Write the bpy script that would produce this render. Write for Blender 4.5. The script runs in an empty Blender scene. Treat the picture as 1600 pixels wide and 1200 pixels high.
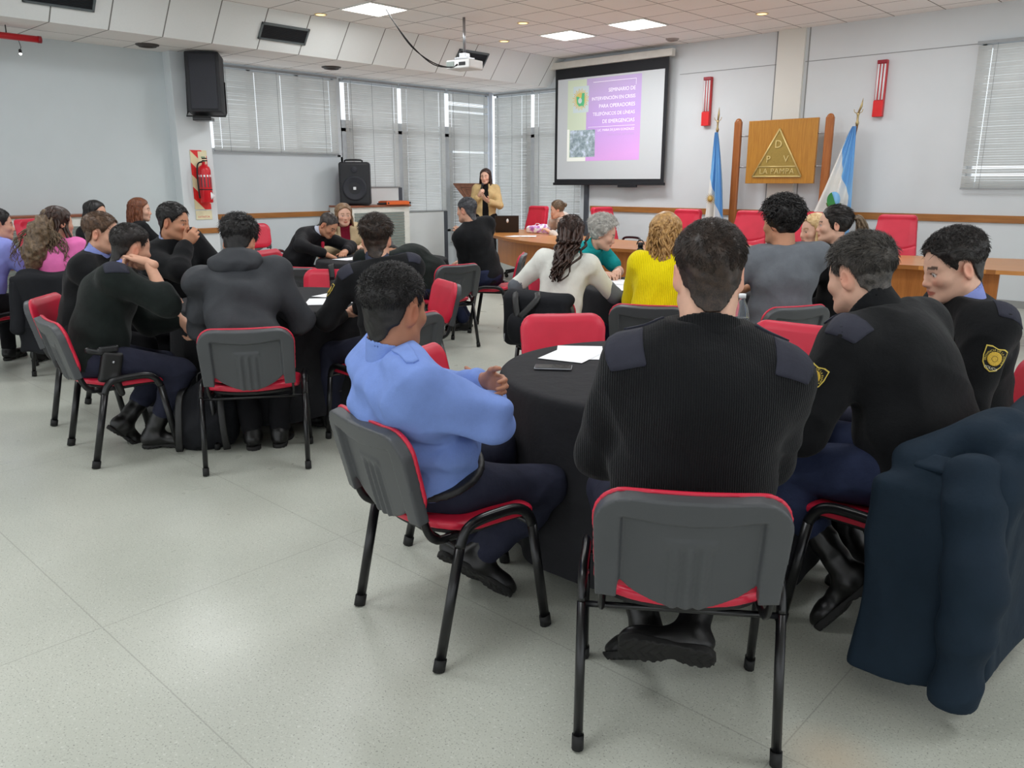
import bpy, bmesh, math, random
import numpy as np
from mathutils import Vector, Matrix, Euler
random.seed(7); RNG = np.random.default_rng(7)
SC = bpy.context.scene
COL = SC.collection
PI = math.pi

# ------------------------------------------------------------------ materials
def srgb(r, g=None, b=None):
    if g is None: r, g, b = r
    def f(c):
        c /= 255.0
        return c/12.92 if c <= .04045 else ((c+.055)/1.055)**2.4
    return (f(r), f(g), f(b), 1.0)

class NT:
    def __init__(s, name):
        s.m = bpy.data.materials.new(name); s.m.use_nodes = True
        s.t = s.m.node_tree; s.b = s.t.nodes['Principled BSDF']; s._tc = None
    def n(s, typ, **kw):
        nd = s.t.nodes.new(typ)
        for k, v in kw.items():
            if k in nd.inputs: nd.inputs[k].default_value = v
            else: setattr(nd, k, v)
        return nd
    def l(s, a, b): s.t.links.new(a, b)
    def coord(s, kind='Object', scale=(1,1,1)):
        tc = s.n('ShaderNodeTexCoord'); mp = s.n('ShaderNodeMapping'); mp.inputs['Scale'].default_value = scale
        s.l(tc.outputs[kind], mp.inputs['Vector']); return mp.outputs['Vector']
    def ramp(s, fac, stops):
        r = s.n('ShaderNodeValToRGB'); e = r.color_ramp.elements
        while len(e) < len(stops): e.new(.5)
        for el, (p, c) in zip(e, stops): el.position = p; el.color = c
        s.l(fac, r.inputs['Fac']); return r.outputs['Color']
    def math(s, op, a, b=None):
        nd = s.n('ShaderNodeMath'); nd.operation = op
        for i, v in enumerate((a, b)):
            if v is None: continue
            if isinstance(v, (int, float)): nd.inputs[i].default_value = v
            else: s.l(v, nd.inputs[i])
        return nd.outputs[0]
    def mix(s, fac, a, b, blend='MIX'):
        nd = s.n('ShaderNodeMix'); nd.data_type = 'RGBA'; nd.blend_type = blend
        for k, v in ((0, fac), (6, a), (7, b)):
            if isinstance(v, (int, float, tuple)): nd.inputs[k].default_value = v
            else: s.l(v, nd.inputs[k])
        return nd.outputs[2]
    def bump(s, h, strength=.3, dist=.01, prev=None):
        bp = s.n('ShaderNodeBump'); bp.inputs['Strength'].default_value = strength; bp.inputs['Distance'].default_value = dist
        s.l(h, bp.inputs['Height'])
        if prev is not None: s.l(prev, bp.inputs['Normal'])
        s.l(bp.outputs['Normal'], s.b.inputs['Normal']); return bp.outputs['Normal']
    def noise(s, vec, scale, detail=3, rough=.55):
        nz = s.n('ShaderNodeTexNoise'); nz.inputs['Scale'].default_value = scale
        nz.inputs['Detail'].default_value = detail; nz.inputs['Roughness'].default_value = rough
        s.l(vec, nz.inputs['Vector']); return nz.outputs['Fac']
    def base(s, c):
        if isinstance(c, tuple): s.b.inputs['Base Color'].default_value = c
        else: s.l(c, s.b.inputs['Base Color'])
    def set(s, **kw):
        for k, v in kw.items(): s.b.inputs[k.replace('_', ' ')].default_value = v

_mc = {}
def plain(name, rgb, rough=.5, metal=0., var=.06, scale=8, spec=.5, bump=0.):
    """painted / moulded surface: base colour with gentle procedural variation"""
    if name in _mc: return _mc[name]
    t = NT(name); v = t.coord(); c = srgb(rgb)
    f = t.noise(v, scale)
    lo = tuple(x*(1-var) for x in c[:3])+(1,); hi = tuple(min(1, x*(1+var)) for x in c[:3])+(1,)
    t.base(t.ramp(f, [(.3, lo), (.7, hi)])); t.set(Roughness=rough, Metallic=metal); t.b.inputs['Specular IOR Level'].default_value = spec
    if bump: t.bump(t.noise(v, 400, 2), bump, .002)
    _mc[name] = t.m; return t.m
def cloth(name, rgb, rough=.9, weave=900, strength=.25, var=.18, sheen=.0):
    if name in _mc: return _mc[name]
    t = NT(name); v = t.coord(); c = srgb(rgb)
    f = t.noise(v, 14, 4); f2 = t.noise(v, 350, 2)
    m = t.math('ADD', t.math('MULTIPLY', f, .7), t.math('MULTIPLY', f2, .3))
    lo = tuple(x*(1-var) for x in c[:3])+(1,); hi = tuple(min(1, x*(1+var)) for x in c[:3])+(1,)
    t.base(t.ramp(m, [(.35, lo), (.65, hi)])); t.set(Roughness=rough); t.b.inputs['Specular IOR Level'].default_value = .2
    if sheen: t.b.inputs['Sheen Weight'].default_value = sheen
    nr = t.bump(t.noise(v, weave, 2), strength, .002)
    t.bump(t.noise(v, 22, 3), .25, .012, nr)
    _mc[name] = t.m; return t.m
def knit(name, rgb, ribs=260, var=.25, horizontal=False):
    if name in _mc: return _mc[name]
    t = NT(name); v = t.coord(); c = srgb(rgb)
    w = t.n('ShaderNodeTexWave'); w.wave_type = 'BANDS'; w.bands_direction = 'Z' if horizontal else 'X'
    w.inputs['Scale'].default_value = ribs/20.0*1.0; w.inputs['Distortion'].default_value = 1.2; w.inputs['Detail'].default_value = 1; w.inputs['Detail Scale'].default_value = 3
    t.l(v, w.inputs['Vector'])
    f2 = t.noise(v, 300, 3)
    m = t.math('ADD', t.math('MULTIPLY', w.outputs['Fac'], .55), t.math('MULTIPLY', f2, .45))
    lo = tuple(x*(1-var) for x in c[:3])+(1,); hi = tuple(min(1, x*(1+var)) for x in c[:3])+(1,)
    t.base(t.ramp(m, [(.3, lo), (.7, hi)])); t.set(Roughness=.95); t.b.inputs['Specular IOR Level'].default_value = .15
    t.b.inputs['Sheen Weight'].default_value = .08
    nr = t.bump(m, .5, .004); t.bump(t.noise(v, 20, 3), .25, .015, nr)
    _mc[name] = t.m; return t.m
def wood(name, rgb, rgb2, scale=(1,14,14), rough=.35, ax=None):
    if name in _mc: return _mc[name]
    t = NT(name); v = t.coord(scale=scale)
    f = t.noise(v, 3.0, 6, .6); f2 = t.noise(v, 14, 3)
    m = t.math('ADD', t.math('MULTIPLY', f, .75), t.math('MULTIPLY', f2, .25))
    t.base(t.ramp(m, [(.3, srgb(rgb2)), (.68, srgb(rgb))])); t.set(Roughness=rough)
    t.bump(m, .05, .003); _mc[name] = t.m; return t.m
def emis(name, rgb, strength, base=None):
    if name in _mc: return _mc[name]
    t = NT(name); t.base(srgb(base or rgb)); v = t.coord()
    t.b.inputs['Emission Color'].default_value = srgb(rgb); t.b.inputs['Emission Strength'].default_value = strength
    _mc[name] = t.m; return t.m

# ------------------------------------------------------------------ objects
def link_mesh(name, me, mat=None, parent=None, loc=(0,0,0), rotz=0):
    o = bpy.data.objects.new(name, me); COL.objects.link(o)
    o.location = loc; o.rotation_euler = (0, 0, rotz)
    if mat is not None:
        for m in (mat if isinstance(mat, (list, tuple)) else [mat]): me.materials.append(m)
    if parent is not None: o.parent = parent
    return o
def np_mesh(name, V, F, smooth=True):
    """V (n,3) and F (m,4) or (m,3) arrays"""
    me = bpy.data.meshes.new(name); V = np.asarray(V, np.float32); F = np.asarray(F, np.int32)
    k = F.shape[1]
    me.vertices.add(len(V)); me.vertices.foreach_set('co', V.ravel())
    me.loops.add(F.size); me.loops.foreach_set('vertex_index', F.ravel())
    me.polygons.add(len(F)); me.polygons.foreach_set('loop_start', np.arange(0, F.size, k, dtype=np.int32))
    me.polygons.foreach_set('loop_total', np.full(len(F), k, np.int32))
    me.polygons.foreach_set('use_smooth', np.full(len(F), smooth))
    me.update(calc_edges=True); me.validate(); return me
class MB:
    """collects shapes of ONE part in a bmesh"""
    def __init__(s): s.b = bmesh.new(); s.M = Matrix.Identity(4)
    def box(s, x0, x1, y0, y1, z0, z1, bev=0, seg=2, M=None):
        r = bmesh.ops.create_cube(s.b, size=1); vs = r['verts']
        T = Matrix.Translation(((x0+x1)/2, (y0+y1)/2, (z0+z1)/2)) @ Matrix.Diagonal((abs(x1-x0), abs(y1-y0), abs(z1-z0), 1))
        bmesh.ops.transform(s.b, matrix=T, verts=vs)
        if bev:
            es = list({e for v in vs for e in v.link_edges})
            g = bmesh.ops.bevel(s.b, geom=es, offset=bev, segments=seg, affect='EDGES', profile=.6)
            vs = list(set(g['verts']) | {v for v in vs if v.is_valid})
            vs = [v for v in vs if v.is_valid]
        if M is not None: bmesh.ops.transform(s.b, matrix=M, verts=vs)
        return s
    def tube(s, pts, r, n=8, cap=True, closed=False, flat=None):
        """round (or flattened: flat=(ru, rv, up)) tube along pts; r number or list"""
        pts = [Vector(p) for p in pts]; m = len(pts); rings = []
        rr = r if isinstance(r, (list, tuple)) else [r]*m
        prev = None
        for i, p in enumerate(pts):
            d = (pts[(i+1) % m if closed else min(i+1, m-1)] - pts[(i-1) % m if closed else max(i-1, 0)])
            d = d.normalized() if d.length > 1e-9 else Vector((0,0,1))
            if prev is None:
                a = Vector((0,0,1)) if abs(d.z) < .9 else Vector((1,0,0))
                if flat: a = Vector(flat[2])
                u = (a - d*a.dot(d)).normalized()
            else:
                u = prev - d*prev.dot(d); u = u.normalized() if u.length > 1e-6 else d.orthogonal().normalized()
            prev = u; w = d.cross(u)
            ru, rv = (flat[0], flat[1]) if flat else (rr[i], rr[i])
            rings.append([s.b.verts.new(p + u*math.cos(2*PI*k/n)*ru + w*math.sin(2*PI*k/n)*rv) for k in range(n)])
        for i in range(m if closed else m-1):
            A, B = rings[i], rings[(i+1) % m]
            for k in range(n):
                f = s.b.faces.new((A[k], A[(k+1) % n], B[(k+1) % n], B[k])); f.smooth = True
        if cap and not closed:
            s.b.faces.new(rings[0][::-1]); s.b.faces.new(rings[-1])
        return s
    def lathe(s, prof, n=24, c=(0,0,0), M=None, cap=True):
        rings = []; vs = []
        for (r, z) in prof:
            ring = [s.b.verts.new((c[0]+r*math.cos(2*PI*k/n), c[1]+r*math.sin(2*PI*k/n), c[2]+z)) for k in range(n)]
            rings.append(ring); vs += ring
        for A, B in zip(rings, rings[1:]):
            for k in range(n):
                f = s.b.faces.new((A[k], A[(k+1) % n], B[(k+1) % n], B[k])); f.smooth = True
        if cap:
            s.b.faces.new(rings[0][::-1]); s.b.faces.new(rings[-1])
        if M is not None: bmesh.ops.transform(s.b, matrix=M, verts=vs)
        return s
    def poly(s, pts, thick=None, M=None):
        """flat polygon (3D points), optionally extruded by vector thick"""
        vs = [s.b.verts.new(p) for p in pts]; f = s.b.faces.new(vs)
        if thick is not None:
            t = Vector(thick); v2 = [s.b.verts.new(Vector(p)+t) for p in pts]
            s.b.faces.new(v2[::-1])
            for i in range(len(vs)):
                j = (i+1) % len(vs); s.b.faces.new((vs[j], vs[i], v2[i], v2[j]))
            vs += v2
        if M is not None: bmesh.ops.transform(s.b, matrix=M, verts=vs)
        return s
    def grid(s, fn, nu, nv, smooth=True):
        g = [[s.b.verts.new(fn(i/nu, j/nv)) for j in range(nv+1)] for i in range(nu+1)]
        for i in range(nu):
            for j in range(nv):
                f = s.b.faces.new((g[i][j], g[i+1][j], g[i+1][j+1], g[i][j+1])); f.smooth = smooth
        return s
    def sphere(s, c, r, M=None, u=16, v=10):
        g = bmesh.ops.create_uvsphere(s.b, u_segments=u, v_segments=v, radius=1)
        rr = r if isinstance(r, (tuple, list)) else (r, r, r)
        T = Matrix.Translation(c) @ (M or Matrix.Identity(4)) @ Matrix.Diagonal((*rr, 1))
        bmesh.ops.transform(s.b, matrix=T, verts=g['verts'])
        for vv in g['verts']:
            for f in vv.link_faces: f.smooth = True
        return s
    def build(s, name, mat, parent=None, loc=(0,0,0), rotz=0):
        bmesh.ops.recalc_face_normals(s.b, faces=s.b.faces[:])
        me = bpy.data.meshes.new(name); s.b.to_mesh(me); s.b.free()
        return link_mesh(name, me, mat, parent, loc, rotz)
def tag(o, label=None, cat=None, group=None, kind=None):
    if label: o['label'] = label
    if cat: o['category'] = cat
    if group: o['group'] = group
    if kind: o['kind'] = kind
    return o
def thing(name, label, cat, loc=(0,0,0), rotz=0, group=None):
    o = bpy.data.objects.new(name, None); COL.objects.link(o); o.empty_display_size = .1
    o.location = loc; o.rotation_euler = (0, 0, rotz); return tag(o, label, cat, group)
def struct(mb, name, mat): return tag(mb.build(name, mat), kind='structure')
def copy_tree(o, parent=None):
    kids = list(o.children); c = o.copy(); COL.objects.link(c)
    if parent is not None: c.parent = parent
    for ch in kids: copy_tree(ch, c)
    return c
def text_mesh(txt, size, name='text', align='CENTER', extrude=0.0, space=1.0, font_off=0.0):
    cu = bpy.data.curves.new(name, 'FONT'); cu.body = txt; cu.size = size; cu.align_x = align; cu.align_y = 'CENTER'
    cu.extrude = extrude; cu.space_character = space; cu.offset = font_off; cu.resolution_u = 3
    o = bpy.data.objects.new(name, cu); COL.objects.link(o)
    dg = bpy.context.evaluated_depsgraph_get(); me = bpy.data.meshes.new_from_object(o.evaluated_get(dg))
    bpy.data.objects.remove(o); return me
def text_obj(txt, size, mat, parent, M, name='lettering', **kw):
    me = text_mesh(txt, size, name, **kw); me.transform(M); me.materials.clear(); return link_mesh(name, me, mat, parent)
def R(d): return math.radians(d)
# ------------------------------------------------------------------ camera / render look
cam = bpy.data.cameras.new('camera'); camo = bpy.data.objects.new('camera', cam); COL.objects.link(camo)
cam.sensor_width = 36; cam.lens = 1248.5/1600*36; cam.clip_start = .05; cam.clip_end = 200
camo.location = (0, 0, 1.5); camo.rotation_euler = (R(90-14.138), 0, R(42.91)); SC.camera = camo
SC.view_settings.view_transform = 'Standard'; SC.view_settings.look = 'None'
SC.view_settings.exposure = 0.27; SC.view_settings.gamma = 1.0
SC.cycles.max_bounces = 6; SC.cycles.diffuse_bounces = 4; SC.cycles.glossy_bounces = 3; SC.cycles.transmission_bounces = 4
SC.cycles.use_denoising = True; SC.cycles.caustics_reflective = False; SC.cycles.caustics_refractive = False
SC.cycles.use_adaptive_sampling = True; SC.cycles.adaptive_threshold = .03
SC.cycles.sample_clamp_indirect = 4

# ------------------------------------------------------------------ the room shell
WX, WXN, WY, ZC, ZL = -11.1, -10.8, 11.4, 3.56, 3.13     # window wall, near left wall, front wall, ceiling, low soffit
m_wall = plain('wall_paint', (214, 219, 222), .6, var=.02, scale=2, spec=.3)
m_wall2 = plain('wall_paint_cool', (205, 212, 216), .6, var=.02, scale=2, spec=.3)
m_white = plain('white_panel', (226, 230, 230), .45, var=.02, scale=2)

def floor_mat():
    t = NT('terrazzo_floor'); v = t.coord()
    n1 = t.noise(v, 170, 1, .6); n2 = t.noise(v, 1.3, 3); n3 = t.noise(v, 90, 2, .6)
    basec = t.ramp(n2, [(.3, srgb(187, 190, 179)), (.7, srgb(199, 201, 190))])
    sp = t.ramp(n1, [(.30, (0,0,0,1)), (.39, (1,1,1,1))])
    c = t.mix(t.math('SUBTRACT', 1.0, sp), basec, srgb(146, 148, 140))
    sp2 = t.ramp(n3, [(.60, (0,0,0,1)), (.68, (1,1,1,1))])
    c = t.mix(t.math('MULTIPLY', sp2, .4), c, srgb(226, 227, 220))
    sx = t.n('ShaderNodeSeparateXYZ'); t.l(v, sx.inputs[0])
    def seam(out, per, off, w):
        a = t.math('FRACT', t.math('ADD', t.math('DIVIDE', out, per), off))
        return t.math('LESS_THAN', a, w)
    s = t.math('MAXIMUM', seam(sx.outputs[0], 2.0, .37, .0022), seam(sx.outputs[1], 1.0, .15, .0045))
    c = t.mix(t.math('MULTIPLY', s, .45), c, srgb(140, 140, 132))
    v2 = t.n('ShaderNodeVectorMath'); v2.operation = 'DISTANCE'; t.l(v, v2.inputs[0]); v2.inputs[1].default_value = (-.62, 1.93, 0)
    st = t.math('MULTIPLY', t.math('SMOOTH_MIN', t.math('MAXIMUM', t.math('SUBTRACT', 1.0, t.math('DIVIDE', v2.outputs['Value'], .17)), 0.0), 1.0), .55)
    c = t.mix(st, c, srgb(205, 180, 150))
    t.base(c); t.set(Roughness=.28); t.b.inputs['Specular IOR Level'].default_value = .45
    r = t.ramp(t.noise(v, 5, 4), [(.3, (.27,)*3+(1,)), (.7, (.33,)*3+(1,))]); t.l(r, t.b.inputs['Roughness'])
    t.bump(n1, .03, .001); return t.m
struct(MB().box(-11.6, 6, -6, 11.7, -.1, 0), 'floor', floor_mat())

def tile_mat(name, base, line, px, py, ox, oy, w=.012):
    t = NT(name); v = t.coord(); sx = t.n('ShaderNodeSeparateXYZ'); t.l(v, sx.inputs[0])
    def seam(out, per, off):
        a = t.math('FRACT', t.math('DIVIDE', t.math('SUBTRACT', out, off), per))
        return t.math('LESS_THAN', a, w/per)
    ls = []
    if px: ls.append(seam(sx.outputs[0], px, ox))
    if py: ls.append(seam(sx.outputs[1], py, oy))
    s = ls[0] if len(ls) == 1 else t.math('MAXIMUM', ls[0], ls[1])
    n = t.noise(v, 60, 3); n2 = t.noise(v, 1.1, 2)
    c = t.ramp(t.math('ADD', t.math('MULTIPLY', n, .4), t.math('MULTIPLY', n2, .6)), [(.3, tuple(x*.94 for x in srgb(base)[:3])+(1,)), (.7, srgb(base))])
    t.base(t.mix(s, c, srgb(line))); t.set(Roughness=.9); t.b.inputs['Specular IOR Level'].default_value = .1
    t.bump(t.math('ADD', t.math('MULTIPLY', n, .3), t.math('SUBTRACT', 1.0, s)), .3, .004); return t.m
TX, TY = -8.74, 6.31          # a corner of the ceiling grid (tile pitch .6)
TP = .60
m_ceil = tile_mat('ceiling_tiles', (250, 247, 244), (112, 106, 102), TP, TP, TX, TY)
struct(MB().box(-9.37, 6, -6, 11.6, ZC, ZC+.1), 'ceiling', m_ceil)
m_soff = tile_mat('soffit_tiles', (247, 243, 239), (112, 106, 102), .60, TP, -9.7+.01, TY)
struct(MB().box(-11.6, -9.70, -6, 11.6, ZL, ZL+.1), 'ceiling_soffit', m_soff)
m_slant = tile_mat('slanted_panels', (228, 231, 229), (120, 120, 116), None, TP, 0, TY, .014)
struct(MB().poly([(-9.70, -6, ZL), (-9.70, 11.6, ZL), (-9.37, 11.6, ZC), (-9.37, -6, ZC)], thick=(-.05, 0, .02)), 'ceiling_slope', m_slant)

# front wall with two window openings (left one next to the corner, right one above the rail)
GX0, GX1 = -2.88, -1.1
f = MB()
f.box(-11.1, -8.95, WY, WY+.15, 0, .55).box(-11.1, -8.95, WY, WY+.15, 3.1, 3.7)
f.box(-8.95, GX0, WY, WY+.15, 0, 3.7)
f.box(GX0, GX1, WY, WY+.15, 0, 1.46).box(GX0, GX1, WY, WY+.15, 3.12, 3.7)
f.box(GX1, 6, WY, WY+.15, 0, 3.7)
struct(f, 'wall_front', m_wall)
# left wall: window part, column, near part
l = MB()
l.box(WX-.15, WX, 5.45, 7.90, 0, 1.93).box(WX-.15, WX, 5.45, 11.5, 3.1, 3.3)
l.box(WX-.15, WX, 7.88, 11.5, 0, .62)
l.box(WX-.15, WX, 5.45, 5.6, 1.9, 3.2).box(WX-.15, WX, 7.84, 7.93, 1.9, 3.1)
struct(l, 'wall_left', m_wall2)
struct(MB().box(WXN-.15, WXN, -6, 5.02, 0, 3.3), 'wall_left_near', plain('wall_paint_grey', (200, 208, 210), .6, var=.02, scale=2, spec=.3))
struct(MB().box(-11.0, -10.61, 5.0, 5.47, 0, 3.2, .004), 'trim_1', plain('column_paint', (216, 222, 224), .55, var=.015, scale=2))
struct(MB().box(-5.46, -5.07, WY-.05, WY+.02, 0, 3.6, .004), 'trim_2', plain('pilaster_paint', (222, 221, 214), .55, var=.015, scale=2))
m_rail = wood('rail_wood', (176, 118, 58), (140, 88, 40), (1, 14, 14), .4)
struct(MB().box(-8.72, 6, WY-.025, WY, 1.02, 1.11, .004), 'trim_3', m_rail)
rl = MB().box(WX, WX+.03, 5.48, 7.9, .985, 1.06, .004).box(-10.61, -10.585, 5.02, 5.46, .83, .90, .004)
struct(rl, 'trim_4', wood('rail_wood_side', (176, 118, 58), (140, 88, 40), (14, 1, 14), .4))
# thin panel seam on the front wall
struct(MB().box(-7.05, -5.47, WY-.004, WY, 3.118, 3.126).box(-5.06, GX0, WY-.004, WY, 3.118, 3.126).box(-5.03, -5.015, WY-.004, WY, 0, 3.56).box(-5.50,-5.49,WY-.004,WY,0,3.56), 'trim_5', plain('seam_grey', (138, 140, 140), .7))
m_frame = plain('window_frame_paint', (206, 210, 214), .4, .0)
m_frame_d = plain('window_frame_dark', (74, 78, 86), .4)
# window frames + panes
def glass_mat():
    t = NT('window_glass'); v = t.coord(); tr = t.n('ShaderNodeBsdfTransparent'); gl = t.n('ShaderNodeBsdfGlossy'); gl.inputs['Roughness'].default_value = .03
    t.l(t.ramp(t.noise(v, 2, 2), [(.3, (.93, .95, .96, 1)), (.7, (.97, .98, .99, 1))]), tr.inputs['Color'])
    mx = t.n('ShaderNodeMixShader'); mx.inputs[0].default_value = .07; t.l(tr.outputs[0], mx.inputs[1]); t.l(gl.outputs[0], mx.inputs[2])
    t.l(mx.outputs[0], t.t.nodes['Material Output'].inputs['Surface']); return t.m
m_glass = glass_mat()
def window(n, axis, at, a0, a1, z0, z1, mullions_and_blockers, mat):
    root = MB()
    def bx(u0, u1, w0, w1):
        if axis == 'Y': root.box(u0, u1, at+.05, at+.10, w0, w1, .004)
        else: root.box(at-.10, at-.05, u0, u1, w0, w1, .004)
    bx(a0, a0+.05, z0, z1); bx(a1-.05, a1, z0, z1); bx(a0, a1, z0, z0+.05); bx(a0, a1, z1-.05, z1)
    for m in mullions_and_blockers: bx(m-(.05 if axis == 'X' else .24), m+(.24 if axis == 'X' else .05), z0, 2.48) if z1-z0 > 2 else bx(m-.03, m+.03, z0, z1)  # tall windows: mullions widened low down to block daylight in the blind gaps
    if z1-z0 > 2: bx(a0, a1, 2.3, 2.36)
    o = struct(root, 'window_%d' % n, mat)
    g = MB()
    if axis == 'Y': g.box(a0+.03, a1-.03, at+.07, at+.078, z0+.03, z1-.03)
    else: g.box(at-.078, at-.07, a0+.03, a1-.03, z0+.03, z1-.03)
    g.build('pane', m_glass, o)
window(1, 'X', WX, 5.6, 7.86, 1.93, 3.1, [6.4, 7.2], m_frame)
window(2, 'X', WX, 7.93, 11.3, .62, 3.1, [7.97, 9.09, 10.165], m_frame)
window(3, 'Y', WY, -11.05, -8.95, .55, 3.1, [-10.03], m_frame)
window(4, 'Y', WY, GX0, GX1, 1.46, 3.12, [-2.0], m_frame)
struct(MB().box(WX, WX+.07, 11.24, 11.33, 0, 3.13, .006), 'trim_6', plain('corner_post_metal', (196, 202, 212), .35, .2))
struct(MB().box(-8.84, -8.76, WY-.05, WY, 0, 1.7, .004), 'trim_7', m_frame_d)
# white spandrel boards standing below the raised blinds, dark edge on their right
struct(MB().box(WX, WX+.05, 7.95, 9.02, .02, 1.42), 'trim_8', m_white)
struct(MB().box(WX, WX+.052, 9.02, 9.10, .02, 1.42), 'trim_9', m_frame_d)
struct(MB().box(WX, WX+.05, 9.14, 10.06, .02, 1.0), 'trim_10', m_white)
struct(MB().box(WX, WX+.052, 10.06, 10.15, .02, 1.0), 'trim_11', m_frame_d)
struct(MB().box(WX, WX+.015, 5.5, 7.9, 0, .09).box(WXN, WXN+.015, -6, 5.0, 0, .09), 'baseboard_left', plain('baseboard_grey', (150, 152, 150), .5))
struct(MB().box(-8.9, 6, WY-.015, WY, 0, .09), 'baseboard_front', plain('baseboard_grey', (150, 152, 150), .5))

# ------------------------------------------------------------------ blinds
def slat_mat():
    t = NT('blind_slat_aluminium'); v = t.coord(); n = t.noise(v, 3, 2)
    t.base(t.ramp(n, [(.3, srgb(204, 206, 204)), (.7, srgb(220, 221, 218))])); t.set(Roughness=.5, Metallic=0.0)
    tr = t.n('ShaderNodeBsdfTranslucent'); tr.inputs['Color'].default_value = srgb(204, 205, 202)
    mx = t.n('ShaderNodeMixShader'); mx.inputs[0].default_value = .42
    t.l(t.b.outputs[0], mx.inputs[1]); t.l(tr.outputs[0], mx.inputs[2])
    t.l(mx.outputs[0], t.t.nodes['Material Output'].inputs['Surface']); return t.m
m_slat = slat_mat(); m_cord = plain('blind_cord', (120, 124, 126), .8); m_brail = plain('blind_rail', (150, 154, 156), .4)
def blind(label, axis, at, a0, a1, z0, z1, holes=(), gaps=(), tilt=62, sgn=1, group='venetian blinds'):
    """slatted blind hanging in front of a window; sgn = side of the room"""
    root = thing('venetian_blind', label, 'blind', (((a0+a1)/2, at+.06*sgn, z0) if axis == 'Y' else (at+.06*sgn, (a0+a1)/2, z0)), 0, group)
    w = a1-a0; h = z1-z0; pitch = .029; n = int((h-.06)/pitch)
    V = []; F = []
    ct, st = math.cos(R(tilt))*.0152, math.sin(R(tilt))*.0152
    rr = random.Random(int(abs(a0*1000)))
    for i in range(n):
        z = .03+pitch*i; tw = 1.0; skew = rr.uniform(-.0015, .0015)
        for g in gaps:
            if g[0] < z < g[1]: tw = .25
        segs = [(-w/2+.012, w/2-.012)]
        for hx in holes:      # cord holes let daylight through
            nx = []
            for (p, q) in segs:
                c = -w/2+hx*w
                if p < c < q: nx += [(p, c-.004), (c+.004, q)]
                else: nx.append((p, q))
            segs = nx
        for (p, q) in segs:
            b = len(V)
            for u in (p, q):
                sk = skew*(u/w*2)
                V += [(u, -ct, z-st*tw+sk), (u, .003, z+sk+.0012), (u, ct, z+st*tw+sk)]
            F += [(b, b+3, b+4, b+1), (b+1, b+4, b+5, b+2)]
    V = np.array(V); V[:, 1] *= sgn
    if axis == 'X': V = np.c_[V[:, 1], V[:, 0], V[:, 2]]
    link_mesh('slats', np_mesh('slats', V, F, False), m_slat, root)
    def bx(mb, u0, u1, v0, v1, w0, w1):
        return mb.box(u0, u1, v0, v1, w0, w1, .003) if axis == 'Y' else mb.box(v0, v1, u0, u1, w0, w1, .003)
    bx(MB(), -w/2, w/2, -.02, .02, h-.035, h).build('head_rail', m_brail, root)
    bx(MB(), -w/2+.01, w/2-.01, -.012, .012, 0, .018).build('bottom_rail', m_brail, root)
    c = MB()
    for k in (.12, .5, .88): bx(c, -w/2+k*w-.0015, -w/2+k*w+.0015, .014*sgn, .017*sgn, .0, h-.03)
    c.build('ladder_cord', m_cord, root)
    return root
blind('wide short blind over the high side window beside the hanging loudspeaker', 'X', WX, 5.72, 7.84, 1.93, 3.10, holes=(.06, .33, .53, .93))
blind('side-wall blind directly behind the loudspeaker standing on the cabinet', 'X', WX, 7.97, 9.06, 1.42, 3.10, holes=(.08, .92))
blind('raised side-wall blind ending above the low white board, second from the corner', 'X', WX, 9.12, 10.13, 1.0, 3.10, holes=(.13, .85))
blind('long side-wall blind next to the room corner with slats bent open near its top', 'X', WX, 10.20, 11.22, .42, 3.10, holes=(.08,), gaps=((2.43, 2.47), (2.30, 2.33), (1.62, 1.64)))
blind('front-wall blind nearest the room corner, behind the woman with the microphone', 'Y', WY, -11.0, -10.06, .55, 3.10, holes=(.75,), sgn=-1)
blind('front-wall blind whose right half runs behind the projection screen', 'Y', WY, -10.0, -8.90, .55, 3.10, holes=(.1,), sgn=-1)
blind('blind over the window at the right end of the front wall', 'Y', WY, GX0-.03, GX1+.03, 1.42, 3.14, holes=(.09, .42), gaps=((.16, .19), (.24, .265)), sgn=-1)
# daylight outside
w = bpy.data.worlds.new('world'); SC.world = w; w.use_nodes = True
bg = w.node_tree.nodes['Background']; bg.inputs[0].default_value = (.92, .96, 1.0, 1); bg.inputs[1].default_value = WORLD_STR = 1.25

# ------------------------------------------------------------------ ceiling fittings
m_lp = emis('light_panel_diffuser', (255, 253, 246), 6.0)
m_lf = plain('light_panel_frame', (232, 232, 228), .4)
def light_panel(x, y, label):
    t = thing('ceiling_light', label, 'ceiling light', (x, y, ZC), 0, 'square ceiling lights')
    MB().box(-.29, .29, -.29, .29, -.008, -.002).build('diffuser', m_lp, t)
    f = MB()
    for (a, b, c, d) in ((-.3, .3, -.3, -.28), (-.3, .3, .28, .3), (-.3, -.28, -.28, .28), (.28, .3, -.28, .28)): f.box(a, b, c, d, -.014, 0)
    f.build('frame', m_lf, t)
    la = bpy.data.lights.new('panel_and_fill_light', 'AREA'); la.shape = 'SQUARE'; la.size = .56; la.energy = PANEL_W; la.color = (.94, .97, 1)
    lo = bpy.data.objects.new('panel_and_fill_light', la); COL.objects.link(lo); lo.parent = t; lo.location = (0, 0, -.02)
PANEL_W = 26
light_panel(-8.74+.3, 6.31+.3, 'square lit ceiling panel left of the hanging projector')
light_panel(-8.74+.9+.6*.0+.6*0, 9.31+.3, 'square lit ceiling panel just right of the projector pole')
light_panel(-6.94+.3, 9.31+.3-.0, 'square lit ceiling panel nearest above the projection screen')
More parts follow.
